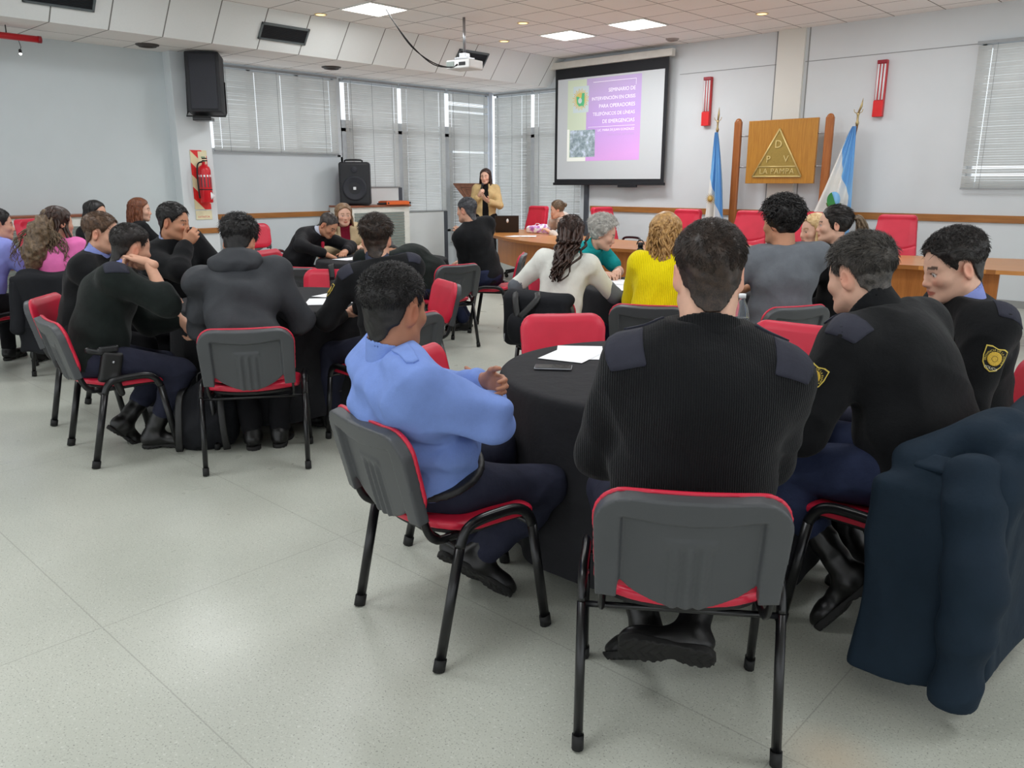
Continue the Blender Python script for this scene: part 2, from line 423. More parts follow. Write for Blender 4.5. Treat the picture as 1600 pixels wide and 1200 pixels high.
# added area lamps without fittings, out of view, for overhead fill light
for (x, y) in ((-5.0, 6.6), (-2.0, 6.6), (-5.0, 3.6), (-2.0, 3.6), (-8.0, 3.6), (-2.0, .6), (-5.0, .6), (1.0, 3.6), (-3.4, 9.4), (-8.0, .6)):
    la = bpy.data.lights.new('panel_and_fill_light', 'AREA'); la.shape = 'SQUARE'; la.size = 1.0; la.energy = PANEL_W*1.0; la.color = (.94, .97, 1)
    lo = bpy.data.objects.new('panel_and_fill_light', la); COL.objects.link(lo); lo.location = (x, y, ZC-.02)
m_spot = emis('spot_lamp_glow', (255, 214, 140), 2.2)
for i, (x, y, lb) in enumerate(((-9.2, 6.35, 'small round amber downlight beside the leftmost lit ceiling panel'), (-7.7, 8.5, 'small round amber downlight just above the right side of the projector'),
        (-8.85, 9.35, 'small round amber downlight between the projector pole and the slope'), (-5.1, 10.1, 'small round amber downlight above the wooden emblem frame'))):
    t = thing('downlight', lb, 'downlight', (x, y, ZC), 0, 'round ceiling downlights')
    MB().lathe([(.0, -.004), (.062, -.004), (.062, -.001)], 20, cap=False).build('lamp', m_spot, t)
    MB().lathe([(.062, 0), (.062, -.008), (.08, -.006), (.084, 0)], 20, cap=False).build('ring', plain('spot_ring', (225, 205, 160), .4), t)
m_gr = plain('vent_dark', (34, 38, 42), .5); m_grf = plain('vent_frame', (92, 100, 102), .45)
def slope_pt(y, s, out=.0):   # s 0..1 from the low edge to the high edge of the slope
    return Vector((-9.70+.33*s+out*.79, y, ZL+.43*s-out*.61))
def vent(y0, y1, s0, s1, label):
    t = thing('air_vent', label, 'vent', slope_pt((y0+y1)/2, (s0+s1)/2), 0, 'dark grilles on the ceiling slope')
    c = slope_pt((y0+y1)/2, (s0+s1)/2); ln = (s1-s0)*.542
    ang = math.atan2(.43, .33)
    M = Matrix.Rotation(-ang, 4, 'Y')   # local x runs up the slope, local -z... faces the room
    W = y1-y0
    MB().box(-ln/2, ln/2, -W/2, W/2, -.004, .004, M=M).build('backing', m_gr, t)
    f = MB()
    for (a, b, c_, d) in ((-ln/2, ln/2, -W/2, -W/2+.025), (-ln/2, ln/2, W/2-.025, W/2), (-ln/2, -ln/2+.025, -W/2, W/2), (ln/2-.025, ln/2, -W/2, W/2)): f.box(a, b, c_, d, -.02, .0, M=M)
    f.build('frame', m_grf, t)
    b = MB()
    for i in range(14):
        x = -ln/2+.03+i*(ln-.06)/13; b.box(x-.002, x+.002, -W/2+.02, W/2-.02, -.014, .0, M=M)
    b.build('louvre', m_gr, t)
VENTS = [(3.05, 3.74), (5.68, 6.36), (8.98, 9.62)]
vent(*VENTS[0], .34, .86, 'dark air grille at the top left corner of the ceiling slope')
vent(*VENTS[1], .27, .68, 'dark air grille on the slope, left of the lit panels')
vent(*VENTS[2], .28, .80, 'dark air grille on the slope partly behind the projector')
for (x, y, z, r, lb) in ((-10.35, 4.62, ZL, .125, 'dark round air diffuser beside the hanging loudspeaker'), (-10.35, 7.28, ZL, .13, 'dark round air diffuser above the middle of the blinds'), (-6.9, 10.9, ZC, .09, 'pale grey round diffuser in front of the screen casing')):
    t = thing('round_diffuser', lb, 'vent', (x, y, z), 0, 'round ceiling diffusers')
    mm = plain('diffuser_dark', (72, 66, 62), .5) if r > .1 else plain('diffuser_pale', (168, 160, 156), .6)
    MB().lathe([(0, -.012), (r*.55, -.012), (r*.6, -.03), (r*.75, -.012), (r*.8, -.028), (r, -.006), (r, 0)], 28, cap=False).build('cone', mm, t)
    MB().lathe([(r*.93, -.006), (r*1.05, -.012), (r*1.1, 0)], 28, cap=False).build('rim', mm, t)
# ------------------------------------------------------------------ implicit-surface modeller (smooth unions -> one continuous mesh)
def A3(p): return np.asarray(p, np.float32)
def _nrm(v):
    v = np.asarray(v, float); return v/(np.linalg.norm(v)+1e-12)
class Sdf:
    def __init__(s): s.ops = []; s.disp = None
    def _add(s, lo, hi, fn, k, mode): s.ops.append((A3(lo), A3(hi), fn, k, mode)); return s
    def cone(s, a, b, ra, rb, k=.02, mode='add'):
        a, b = A3(a), A3(b); ba = b-a; l2 = float(ba.dot(ba))+1e-9
        def fn(P):
            q = P-a; h = np.clip((q@ba)/l2, 0, 1); d = q-h[..., None]*ba
            return np.sqrt((d*d).sum(-1))-(ra+(rb-ra)*h)
        r = max(ra, rb); return s._add(np.minimum(a, b)-r, np.maximum(a, b)+r, fn, k, mode)
    def ell(s, c, r, k=.02, Rm=None, mode='add'):
        c = A3(c); r = A3(r); M = None if Rm is None else np.asarray(Rm, np.float32)   # columns = ellipsoid axes
        def fn(P):
            q = P-c
            if M is not None: q = q@M
            k0 = np.sqrt(((q/r)**2).sum(-1)); k1 = np.sqrt(((q/(r*r))**2).sum(-1))+1e-9
            return k0*(k0-1)/k1
        e = r if M is None else np.abs(M)@r
        return s._add(c-e, c+e, fn, k, mode)
    def box(s, c, h, rad=.01, k=.01, Rm=None, mode='add'):
        c = A3(c); h = A3(h)-rad; M = None if Rm is None else np.asarray(Rm, np.float32)
        def fn(P):
            q = P-c
            if M is not None: q = q@M
            q = np.abs(q)-h
            return np.sqrt((np.maximum(q, 0)**2).sum(-1))+np.minimum(q.max(-1), 0)-rad
        e = (h+rad) if M is None else np.abs(M)@(h+rad)
        return s._add(c-e, c+e, fn, k, mode)
    def fn(s, lo, hi, f, k=.01, mode='add'): return s._add(lo, hi, f, k, mode)
    def cut(s, p, n, k=.004):      # removes everything on the +n side of the plane through p
        p, n = A3(p), A3(_nrm(n))
        return s._add((-9, -9, -9), (9, 9, 9), lambda P: -((P-p)@n), k, 'sub')
    def mesh(s, vox, smooth=1):
        adds = [o for o in s.ops if o[4] == 'add']
        lo = np.min([o[0] for o in adds], 0)-2.5*vox-.02; hi = np.max([o[1] for o in adds], 0)+2.5*vox+.02
        n = np.ceil((hi-lo)/vox).astype(int)+1
        ax = [lo[i]+vox*np.arange(n[i], dtype=np.float32) for i in range(3)]
        g = np.full(n, .5, np.float32)
        for (a, b, f, k, mode) in s.ops:
            m = 3*vox+k+.01
            i0 = np.clip(np.floor((a-m-lo)/vox).astype(int), 0, n); i1 = np.clip(np.ceil((b+m-lo)/vox).astype(int)+1, 0, n)
            if (i1 <= i0).any(): continue
            sl = tuple(slice(i0[i], i1[i]) for i in range(3))
            P = np.stack(np.meshgrid(*[ax[i][sl[i]] for i in range(3)], indexing='ij'), -1)
            d = f(P).astype(np.float32); v = g[sl]
            if mode == 'add':
                if k > 0:
                    h = np.maximum(k-np.abs(v-d), 0)/k; g[sl] = np.minimum(v, d)-h*h*k*.25
                else: g[sl] = np.minimum(v, d)
            else:
                d = -d
                if k > 0:
                    h = np.maximum(k-np.abs(v-d), 0)/k; g[sl] = np.maximum(v, d)+h*h*k*.25
                else: g[sl] = np.maximum(v, d)
        if s.disp is not None:
            idx = np.nonzero(np.abs(g) < .035)
            P = np.stack([ax[i][idx[i]] for i in range(3)], -1); g[idx] += s.disp(P).astype(np.float32)
        return surface_nets(g, lo, vox, smooth)
def surface_nets(g, lo, vox, smooth=1):
    s = g < 0; S = g.shape
    c = np.zeros((S[0]-1, S[1]-1, S[2]-1), np.uint8)
    offs = [(i, j, k) for i in (0, 1) for j in (0, 1) for k in (0, 1)]
    for (i, j, k) in offs: c += s[i:S[0]-1+i, j:S[1]-1+j, k:S[2]-1+k]
    act = (c > 0) & (c < 8); idx = np.argwhere(act)
    if len(idx) == 0: return np.zeros((0, 3)), np.zeros((0, 4), int)
    cid = np.full(act.shape, -1, np.int64); cid[tuple(idx.T)] = np.arange(len(idx))
    vals = {o: g[idx[:, 0]+o[0], idx[:, 1]+o[1], idx[:, 2]+o[2]] for o in offs}
    acc = np.zeros((len(idx), 3)); cnt = np.zeros(len(idx))
    for o in offs:
        for axx in range(3):
            if o[axx]: continue
            o2 = list(o); o2[axx] = 1; va, vb = vals[o], vals[tuple(o2)]
            m = (va < 0) != (vb < 0); t = va[m]/(va[m]-vb[m])
            p = np.tile(np.array(o, float), (m.sum(), 1)); p[:, axx] += t
            acc[m] += p; cnt[m] += 1
    V = (idx+acc/cnt[:, None])*vox+lo
    F = []
    for axx in range(3):
        sh = [slice(None)]*3; sh2 = [slice(None)]*3; sh[axx] = slice(0, S[axx]-1); sh2[axx] = slice(1, S[axx])
        a, b = s[tuple(sh)], s[tuple(sh2)]; e = np.argwhere(a != b)
        u, w = (axx+1) % 3, (axx+2) % 3
        ok = (e[:, u] > 0) & (e[:, w] > 0) & (e[:, u] < S[u]-1) & (e[:, w] < S[w]-1); e = e[ok]
        q = []
        for (du, dw) in ((-1, -1), (0, -1), (0, 0), (-1, 0)):
            t = e.copy(); t[:, u] += du; t[:, w] += dw; q.append(cid[t[:, 0], t[:, 1], t[:, 2]])
        q = np.stack(q, 1); inside = a[e[:, 0], e[:, 1], e[:, 2]]
        q[~inside] = q[~inside][:, ::-1]; F.append(q)
    F = np.concatenate(F); F = F[(F >= 0).all(1)]
    for _ in range(smooth):
        s2 = np.zeros_like(V); n2 = np.zeros(len(V))
        for a, b in ((0, 1), (1, 2), (2, 3), (3, 0)):
            np.add.at(s2, F[:, a], V[F[:, b]]); np.add.at(s2, F[:, b], V[F[:, a]])
            np.add.at(n2, F[:, a], 1); np.add.at(n2, F[:, b], 1)
        V = V*.5+.5*s2/np.maximum(n2, 1)[:, None]
    return V, F
_NW = {}
def wnoise(P, freq, seed=0, n=5):
    """cheap smooth noise in about -1..1"""
    if (seed, n) not in _NW:
        r = np.random.default_rng(seed+100); d = r.normal(size=(n, 3)); d /= np.linalg.norm(d, axis=1)[:, None]
        _NW[(seed, n)] = (d*r.uniform(.6, 1.5, (n, 1)), r.uniform(0, 6.28, n))
    D, ph = _NW[(seed, n)]; out = 0
    for i in range(n):
        q = P@(D[i]*freq); w = np.sin(P@(D[(i+2) % n]*freq*.7)+ph[i]*2)
        out = out+np.sin(q+ph[i]+1.3*w)
    return out/n*1.4
def folds(amp=.006, freq=28, seed=0, amp2=.003, dirv=None):
    def f(P):
        r = wnoise(P, freq, seed); r = 1-np.abs(r)*1.6          # ridges
        o = -amp*r+amp2*wnoise(P, freq*.45, seed+3)
        if dirv is not None:
            q = P@A3(dirv)
            o = o-amp*.8*np.sin(q*freq*1.7+2.2*wnoise(P, freq*.5, seed+9))
        return o
    return f
def sdf_obj(name, sdf, vox, mat, parent, smooth=1):
    V, F = sdf.mesh(vox, smooth); return link_mesh(name, np_mesh(name, V, F), mat, parent)
# ------------------------------------------------------------------ red conference chair with black steel frame
m_red = None
def leather_red():
    t = NT('red_vinyl'); v = t.coord(); n = t.noise(v, 3.5, 3)
    t.base(t.ramp(n, [(.3, srgb(198, 30, 58)), (.7, srgb(216, 42, 70))])); t.set(Roughness=.36)
    t.bump(t.noise(v, 500, 2), .08, .001); return t.m
m_red = leather_red()
m_shell = plain('dark_grey_plastic', (71, 73, 76), .42, var=.05, scale=5, bump=.1)
m_steel = plain('black_steel', (18, 18, 20), .28, var=.05)
m_foot = plain('black_rubber', (22, 22, 22), .7)
m_chrome = plain('bolt_steel', (170, 172, 175), .3, .9)
REC = R(14)      # recline of the backrest
BZ0, BY0 = .465, -.215     # foot of the backrest plane
def back_uvw(P):
    """seat-space -> (u across, v up along the recline, w depth behind the curved back surface)"""
    x, y, z = P[..., 0], P[..., 1]-BY0, P[..., 2]-BZ0
    v = z*math.cos(REC)-y*math.sin(REC); d = -(y*math.cos(REC)+z*math.sin(REC))
    return x, v, d+.30*x*x-.012      # sides come forward
def rr_sd(u, v, hw, v0, v1, r):
    qx = np.abs(u)-hw+r; qy = np.abs(v-(v0+v1)/2)-(v1-v0)/2+r
    return np.sqrt(np.maximum(qx, 0)**2+np.maximum(qy, 0)**2)+np.minimum(np.maximum(qx, qy), 0)-r
BH = .345
def top_edge(u): return BH-.012*np.abs(u/.24)**2.2-.004*np.cos(u*14)
def shell_sdf():
    s = Sdf()
    def f(P):
        u, v, w = back_uvw(P)
        vv = v+(BH-top_edge(u))                       # bowed top edge
        hw = .238-.012*np.clip((BH-v)/BH, 0, 1)
        out = rr_sd(u, vv, hw, -.4, BH, .085)
        bot = .095-.092*np.clip(1-(u/.175)**2, 0, 1)**.8     # U shaped lower edge of the middle panel
        mid = np.where(np.abs(u) < .172, bot-v, -.03+0*v)
        ears = np.where(np.abs(u) >= .172, .036-v, -1.)
        o2 = np.maximum(np.maximum(out, mid), ears)
        rim = np.clip((-out-.030)/.012, 0, 1)*np.clip((np.minimum(.165-np.abs(u), 1))/.01, 0, 1)      # recessed inside of the rim
        top_in = BH-.062-.010*np.cos(u*13)
        rec = np.clip((.172-np.abs(u))/.008, 0, 1)*np.clip((top_in-v)/.008, 0, 1)
        panel = (np.abs(u) < .062) & (v < .215)
        pr = np.clip((.064-np.abs(u))/.006, 0, 1)*np.clip((.222-v)/.006, 0, 1)
        ribs = pr*(.0032*np.cos(u*2*PI/.036))*np.clip((.205-v)/.02, 0, 1)
        thick_out = .054-.019*rec+.004*pr+ribs*1.5
        return np.maximum(o2, np.maximum(w-thick_out, .014-w))
    s.fn((-.25, -.40, .44), (.25, -.10, .84), f, 0); return s
def cushion_back_sdf():
    s = Sdf()
    def f(P):
        u, v, w = back_uvw(P); vv = v+(BH-top_edge(u))
        hw = .242-.012*np.clip((BH-v)/BH, 0, 1)
        o = rr_sd(u, vv, hw, .045, BH+.006, .088)
        puff = .024*np.clip(-o/.05, 0, 1)**.5
        return np.maximum(o, np.maximum(w-.019, -(w+puff-.012)))
    s.fn((-.26, -.40, .44), (.26, -.06, .84), f, 0); return s
def seat_sdf(top=True):
    s = Sdf()
    def f(P):
        x, y, z = P[..., 0], P[..., 1], P[..., 2]
        hw = .235-.020*np.clip((-y-.05)/.17, 0, 1)
        o = rr_sd(x, y+.05*np.clip(1-(x/.22)**2, 0, 1)*np.clip(-y/.2, 0, 1), hw, -.185, .205, .075)
        prof = .438+.025*np.clip((-y-.08)/.15, 0, 1)**2+.5*x*x*np.clip((-y-.05)/.15, 0, 1)-.02*np.clip((y-.12)/.09, 0, 1)**2+.10*x*x*np.clip(1-np.abs(y)/.4, 0, 1)
        if top:
            puff = .022*np.clip(-o/.06, 0, 1)**.5
            return np.maximum(o, np.maximum(z-prof-puff, prof-.02-z))
        return np.maximum(o+.02, np.maximum(z-prof+.019, prof-.036-z))
    s.fn((-.25, -.27, .38), (.25, .22, .53), f, 0); return s
_cm = {}
for nm, sd, vx in (('seat', seat_sdf(True), .0065), ('seat_pan', seat_sdf(False), .008), ('back_shell', shell_sdf(), .0052), ('backrest', cushion_back_sdf(), .0065)):
    V, F = sd.mesh(vx, 1); _cm[nm] = np_mesh(nm, V, F)
def arc_leg(side):
    """points of one inverted-U side frame: rear foot -> arch beside the seat -> front foot"""
    x = .262*side
    return [(x, -.235, .02), (x, -.150, .40), (x, -.128, .448), (x, -.085, .470), (x*.99, .0, .474), (x*.99, .075, .470), (x, .118, .446), (x, .142, .40), (x, .205, .02)]
def smooth_pts(pts, n=4):
    P = [Vector(p) for p in pts]; out = []
    for i in range(len(P)-1):
        p0 = P[max(i-1, 0)]; p1 = P[i]; p2 = P[i+1]; p3 = P[min(i+2, len(P)-1)]
        for k in range(n):
            t = k/n; out.append(.5*((2*p1)+(p2-p0)*t+(2*p0-5*p1+4*p2-p3)*t*t+(3*p1-p0-3*p2+p3)*t**3))
    out.append(P[-1]); return out
def make_chair(label):
    t = thing('conference_chair', label, 'chair')
    link_mesh('seat', _cm['seat'], m_red, t); link_mesh('seat_pan', _cm['seat_pan'], m_foot, t)
    b = link_mesh('backrest', _cm['backrest'], m_red, t); link_mesh('back_shell', _cm['back_shell'], m_shell, b)
    for s in (-1, 1):
        p = arc_leg(s); fl = (.0135, .0185, (1, 0, 0))
        for (a, c) in ((p[0], p[1]), (p[8], p[7])):
            lg = MB().tube([a, c], .015, 10, flat=fl).build('leg', m_steel, t)
            d = (Vector(c)-Vector(a)).normalized()
            MB().tube([Vector(a)-d*.018, Vector(a)+d*.022], .02, 10, flat=(.0165, .022, (1, 0, 0))).build('foot_cap', m_foot, lg)
        MB().tube(smooth_pts(p[1:8], 4), .015, 10, flat=fl).build('side_rail', m_steel, t)
        q = [(.20*s, .06, .418), (.205*s, -.16, .415), (.21*s, -.205, .425), (.212*s, -.232, .455), (.212*s, -.255, .52), (.212*s, -.275, .60)]
        MB().tube(smooth_pts(q, 4), .01, 10, flat=(.007, .015, (1, 0, 0))).build('back_support', m_steel, t)
        MB().tube([(.246*s, -.10, .462), (.268*s, -.10, .462)], .007, 8).build('bolt', m_chrome, t)
    slot_shade = MB(); rm = Matrix.Translation((0, BY0, BZ0)) @ Matrix.Rotation(REC, 4, 'X')
    for s in (-1, 1): slot_shade.tube([rm @ Vector((.168*s, -(.036+.012-.30*.168**2), v_)) for v_ in (.10, .19, .275)], .0032, 6)
    wv = lambda u, v: rm @ Vector((u, v*0-(.054-.018-.012-.30*u*u)-.0, v))
    slot_shade.tube([wv(u, BH-.064-.010*math.cos(u*13)) for u in np.linspace(-.165, .165, 15)], .0026, 6)
    slot_shade.tube([rm @ Vector((u, -(.040-.012-.30*u*u), v)) for u, v in ((-.064, .03), (-.064, .20), (-.058, .216), (-.04, .222), (0, .222), (.04, .222), (.058, .216), (.064, .20), (.064, .03))], .0024, 6)
    for u in (-.036, 0, .036): slot_shade.tube([rm @ Vector((u, -(.041-.012-.30*u*u), v)) for v in (.03, .10, .19)], .0024, 6)
    slot_shade.build('seam', m_foot, b)  # dark tubes: side slots, and shade drawn along recess edges and ribs
    MB().tube([(-.262, .135, .405), (.262, .135, .405)], .009, 8).build('cross_bar', m_steel, t)
    MB().tube([(-.262, -.155, .395), (.262, -.155, .395)], .009, 8).build('cross_bar', m_steel, t)
    return t
CH_GROUP = 'red conference chairs'
_c0 = [None]
def chair(x, y, fx, fy, label, z=0.0):
    if _c0[0] is None: o = _c0[0] = make_chair(label)
    else: o = copy_tree(_c0[0]); o['label'] = label
    o['group'] = CH_GROUP; o.location = (x, y, z); o.rotation_euler = (0, 0, math.atan2(-fx, fy)); return o
def face(fx, fy): return math.atan2(-fx, fy)
T1, T2, T3, T4, T5 = (-1.75, 2.78), (-4.75, 2.82), (-6.6, 5.15), (-3.22, 5.22), (-8.15, 3.05)
CH = {}
def C(key, x, y, fx, fy, label): CH[key] = (x, y, fx, fy); return chair(x, y, fx, fy, label)
C('P1', -1.07, 1.84, -.58, .81, 'red chair nearest the camera, grey back towards us, under the broad man in ribbed black')
C('P2', -1.91, 1.75, .15, .99, 'red chair under the man in the light blue shirt')
C('P3', -.80, 2.74, -1, .08, 'red chair under the leaning man with the navy jacket hung on its back')
C('P4', -.77, 3.56, -.79, -.61, 'red chair behind the man in profile at the right edge')
C('E1', -2.55, 3.20, .75, -.66, 'empty red chair facing us across the black table with the phone')
C('E2', -1.68, 3.68, .05, -1, 'empty red chair facing us between the two black-jumper men, mostly hidden')
C('E3', -2.34, 2.33, .93, .37, 'empty red chair tucked to the left of the near table, behind the blue-shirt man')
C('P6', -3.93, 2.16, -.82, .57, 'red chair with its grey back towards us under the man in the hooded grey jacket')
C('P7', -4.66, 1.72, .1, .99, 'red chair in side view under the man with the holster')
C('P8', -5.48, 1.93, .66, .75, 'red chair half hidden behind the chair of the man with the holster')
C('P5', -3.72, 2.86, -.99, .1, 'red chair under the officer seen from behind in the middle, black patch jumper')
C('P9', -6.02, 2.78, .99, .05, 'red chair under the man in black with his hand at his chin')
C('E4', -4.50, 3.72, -.35, -.93, 'empty red chair seen from its side between the middle officer and the grey chair back')
C('E5', -5.52, 3.66, .6, -.8, 'empty red chair with a dark strap over its back, behind papers on the left table')
C('E6', -6.20, 4.12, -.35, .94, 'empty grey-backed red chair at the middle table, nearest the bending man in a suit')
C('P17', -5.54, 4.98, -.98, .17, 'red chair with grey back towards us under the man bent far over')
C('P18', -5.83, 5.97, -.80, -.60, 'red chair in side view under the man in plain black near the wooden desk')
C('P15', -7.62, 4.72, .92, .4, 'red chair under the man in the dark suit bending over the middle table')
C('P16', -7.84, 5.60, .85, -.52, 'red chair under the woman in the beige jacket')
C('P21', -3.42, 4.18, -.22, .97, 'red chair draped with a black backpack and jacket under the woman in the white top')
C('P23', -2.77, 4.30, -.45, .89, 'red chair with grey back under the woman in the yellow jumper')
C('P24', -2.24, 4.73, -.9, .44, 'red chair with grey back under the bearded man in the grey shirt')
C('P25', -2.15, 5.55, -.97, -.2, 'red chair under the woman with the dark ponytail, in the row before the big table')
C('P22', -4.30, 5.35, .99, -.1, 'red chair under the grey-haired woman in teal')
C('P10', -7.02, 2.30, -.75, .66, 'red chair hung with a black coat under the woman in pink')
C('P11', -7.55, 1.78, -.5, .86, 'red chair at the left edge with a dark jacket over its back')
CH['P12'] = (-9.12, 3.30, .80, .60)
CH['P13'] = (-9.13, 3.80, .1, .99)
w1 = C('W1', -10.22, 7.32, .95, -.25, 'red chair by the left wall with a shiny black bag on it')
w2 = C('W2', -10.36, 5.93, .98, -.2, 'red chair by the left wall behind the hooded man\'s head')
w1.scale = w2.scale = (1.15, 1.15, 1.17)
# ------------------------------------------------------------------ people
from mathutils.bvhtree import BVHTree
def skin_mat(name, rgb):
    if name in _mc: return _mc[name]
    t = NT(name); v = t.coord(); a = t.n('ShaderNodeAttribute'); a.attribute_name = 'tint'
    n = t.noise(v, 45, 4)
    c = t.mix(.35, a.outputs['Color'], t.ramp(n, [(.3, (.80, .80, .80, 1)), (.7, (1, 1, 1, 1))]), 'MULTIPLY')
    t.base(c); t.set(Roughness=.52); t.b.inputs['Subsurface Weight'].default_value = .06
    t.b.inputs['Subsurface Radius'].default_value = (.012, .005, .003); t.b.inputs['Specular IOR Level'].default_value = .35
    t.bump(t.noise(v, 350, 2), .08, .001); _mc[name] = t.m; return t.m
M_SKIN = skin_mat('skin', (0, 0, 0))
def hair_mat(name, rgb, rgb2, rough=.42):
    if name in _mc: return _mc[name]
    t = NT(name); v = t.coord(); n = t.noise(v, 38, 4, .6); n2 = t.noise(v, 260, 2)
    m = t.math('ADD', t.math('MULTIPLY', n, .6), t.math('MULTIPLY', n2, .4))
    t.base(t.ramp(m, [(.36, srgb(rgb)), (.64, srgb(rgb2))])); t.set(Roughness=rough)
    t.b.inputs['Specular IOR Level'].default_value = .4; t.bump(n2, .3, .002); _mc[name] = t.m; return t.m
def rot_axis(v, ax, a):
    ax = _nrm(ax); c, s = math.cos(a), math.sin(a); v = np.asarray(v, float)
    return v*c+np.cross(ax, v)*s+ax*ax.dot(v)*(1-c)
def ik(S, W, l1, l2, pole):
    S, W = np.array(S, float), np.array(W, float); d = W-S; L = np.linalg.norm(d); n = d/L
    if L > (l1+l2)*.995: L = (l1+l2)*.995; W = S+n*L
    a = (l1*l1-l2*l2+L*L)/(2*L); h = math.sqrt(max(l1*l1-a*a, 0))
    p = np.array(pole, float); p = p-n*p.dot(n); p = _nrm(p)
    return S+n*a+p*h, W
DEF = dict(lean=4, side=0, curve=8, twist=0, hip=(0, -.06, .565), sw=.18, s=1.0, g=1.0, bust=0, yaw=0, pitch=-4, roll=0, neck=.085, hs=1.0, headfwd=6,
           rh=(.13, .30, .70), lh=(-.13, .30, .70), rpole=(.9, -.6, -.6), lpole=(-.9, -.6, -.6), rpalm=(0, 0, -1), lpalm=(0, 0, -1), curl=(25, 40, 25), rcurl=None, lcurl=None,
           rf=(.15, .36, .09), lf=(-.15, .36, .09), rfd=(.15, 1, 0), lfd=(-.15, 1, 0), rfu=(0, 0, 1), lfu=(0, 0, 1), rkp=(.12, 1, .9), lkp=(-.12, 1, .9), stand=False, sdrop=.055, arm=(.29, .255), leg=(.43, .42), legw=1.0, armw=1.0)
def skeleton(P):
    s = P['s']; k = {}
    lean, side = R(P['lean']), R(P['side'])
    def d(a): return _nrm((math.sin(side), math.sin(a)*math.cos(side), math.cos(a)*math.cos(side)))
    def fwd(a): return np.array((0, math.cos(a), -math.sin(a)))
    a1, a2, a3 = lean*.7, lean, lean+R(P['curve'])
    p0 = np.array(P['hip'], float); p1 = p0+.16*s*d(a1); p2 = p1+.19*s*d(a2); p3 = p2+.17*s*d(a3)
    u = d(a3); tw = R(P['twist']); r = rot_axis((math.cos(side), 0, -math.sin(side)), u, tw)
    f = np.cross(u, r)
    k.update(p0=p0, p1=p1, p2=p2, p3=p3, u=u, r=r, f=f, u2=d(a2), u1=d(a1), r1=rot_axis((1, 0, 0), d(a2), tw*.5), f2=np.cross(d(a2), rot_axis((1, 0, 0), d(a2), tw*.5)))
    for sd, n in ((1, 'r'), (-1, 'l')):
        S = p3-u*P['sdrop']*s+r*sd*P['sw']*s; k['S'+n] = S
        W = np.array(P[n+'h'], float); E, W = ik(S, W, P['arm'][0]*s, P['arm'][1]*s, P[n+'pole']); k['E'+n], k['W'+n] = E, W
        H = p0+np.array((.095*sd*min(P['g'], 1.15), .02, 0)); A = np.array(P[n+'f'], float); K, A = ik(H, A, P['leg'][0]*s, P['leg'][1]*s, P[n+'kp'])
        k['H'+n], k['K'+n], k['A'+n] = H, K, A
    Rh = np.array(Matrix.Rotation(R(P['yaw']), 3, 'Z') @ Matrix.Rotation(R(P['pitch']), 3, 'X') @ Matrix.Rotation(R(P['roll']), 3, 'Y'))
    na = (a2+a3)/2*.7+R(P['headfwd']); nd = _nrm((math.sin(side*.5), math.sin(na), math.cos(na)))
    nb = p3+nd*P['neck']*s; k['nd'] = nd; k['nb'] = nb; k['Rh'] = Rh
    k['hc'] = nb+Rh@(np.array((0, .018, .072))*P['hs']); return k
def head_local(k, P, V): return ((V-k['hc'])@k['Rh'])/P['hs']
def head_sdf(k, P, female=False):
    s = Sdf(); hs = P['hs']; Rh, hc = k['Rh'], k['hc']
    T = lambda p: hc+Rh@(np.array(p, float)*hs)
    def E(c, r, kk=.02, mode='add', rx=0, rz=0, ry=0):
        M = Rh@np.array(Matrix.Rotation(R(rz), 3, 'Z') @ Matrix.Rotation(R(ry), 3, 'Y') @ Matrix.Rotation(R(rx), 3, 'X'))
        s.ell(T(c), np.array(r)*hs, kk*hs, M, mode)
    def K(a, b, ra, rb, kk=.02, mode='add'): s.cone(T(a), T(b), ra*hs, rb*hs, kk*hs, mode)
    jw = .044 if female else .051
    E((0, -.018, .036), (.075, .094, .084), 0)
    E((0, .035, .018), (.064, .058, .075), .03)
    E((0, .030, -.045), (.056, .058, .072), .03)
    for q in (-1, 1):
        K((q*jw, .002, -.062), (q*.018, .074, -.092), .020, .017, .03)
        E((q*.040, .060, -.022), (.026, .026, .022), .025)
        K((q*.046, .066, .022), (q*.014, .085, .018), .008, .009, .015)
    K((0, .068, -.094), (0, .072, -.094), .019, .017, .02)
    for q in (-1, 1): E((q*.031, .093, .000), (.017, .014, .012), .012, 'sub')
    for q in (-1, 1): E((q*.031, .076, .000), (.0135, .0125, .0125), .004)
    for q in (-1, 1): K((q*.019, .089, .009), (q*.044, .080, .007), .0035, .003, .004)
    K((0, .084, .012), (0, .103, -.028), .0085, .0105, .014)
    E((0, .104, -.032), (.0115, .011, .010), .008)
    for q in (-1, 1): E((q*.0125, .094, -.036), (.0085, .010, .008), .008)
    E((0, .087, -.056), (.024, .012, .013), .012)
    E((0, .092, -.0605), (.023, .0095, .0048), .004); E((0, .0905, -.0705), (.020, .0095, .0058), .004)
    E((0, .1005, -.0655), (.024, .006, .0014), .003, 'sub')
    for q in (-1, 1):
        E((q*.079, -.012, -.004), (.0095, .021, .034), .006, rz=-q*24, rx=-10)
        E((q*.088, -.007, .001), (.0065, .012, .021), .006, 'sub', rz=-q*24, rx=-10)
    nr = (.047 if female else .058)*min(1.15, .55+.45*P['g'])
    b = k['p3']-k['u']*.03
    s.cone(T((0, -.020, -.045)), b+k['f']*(-.005), nr*hs*.98, nr*1.12, .03)
    return s
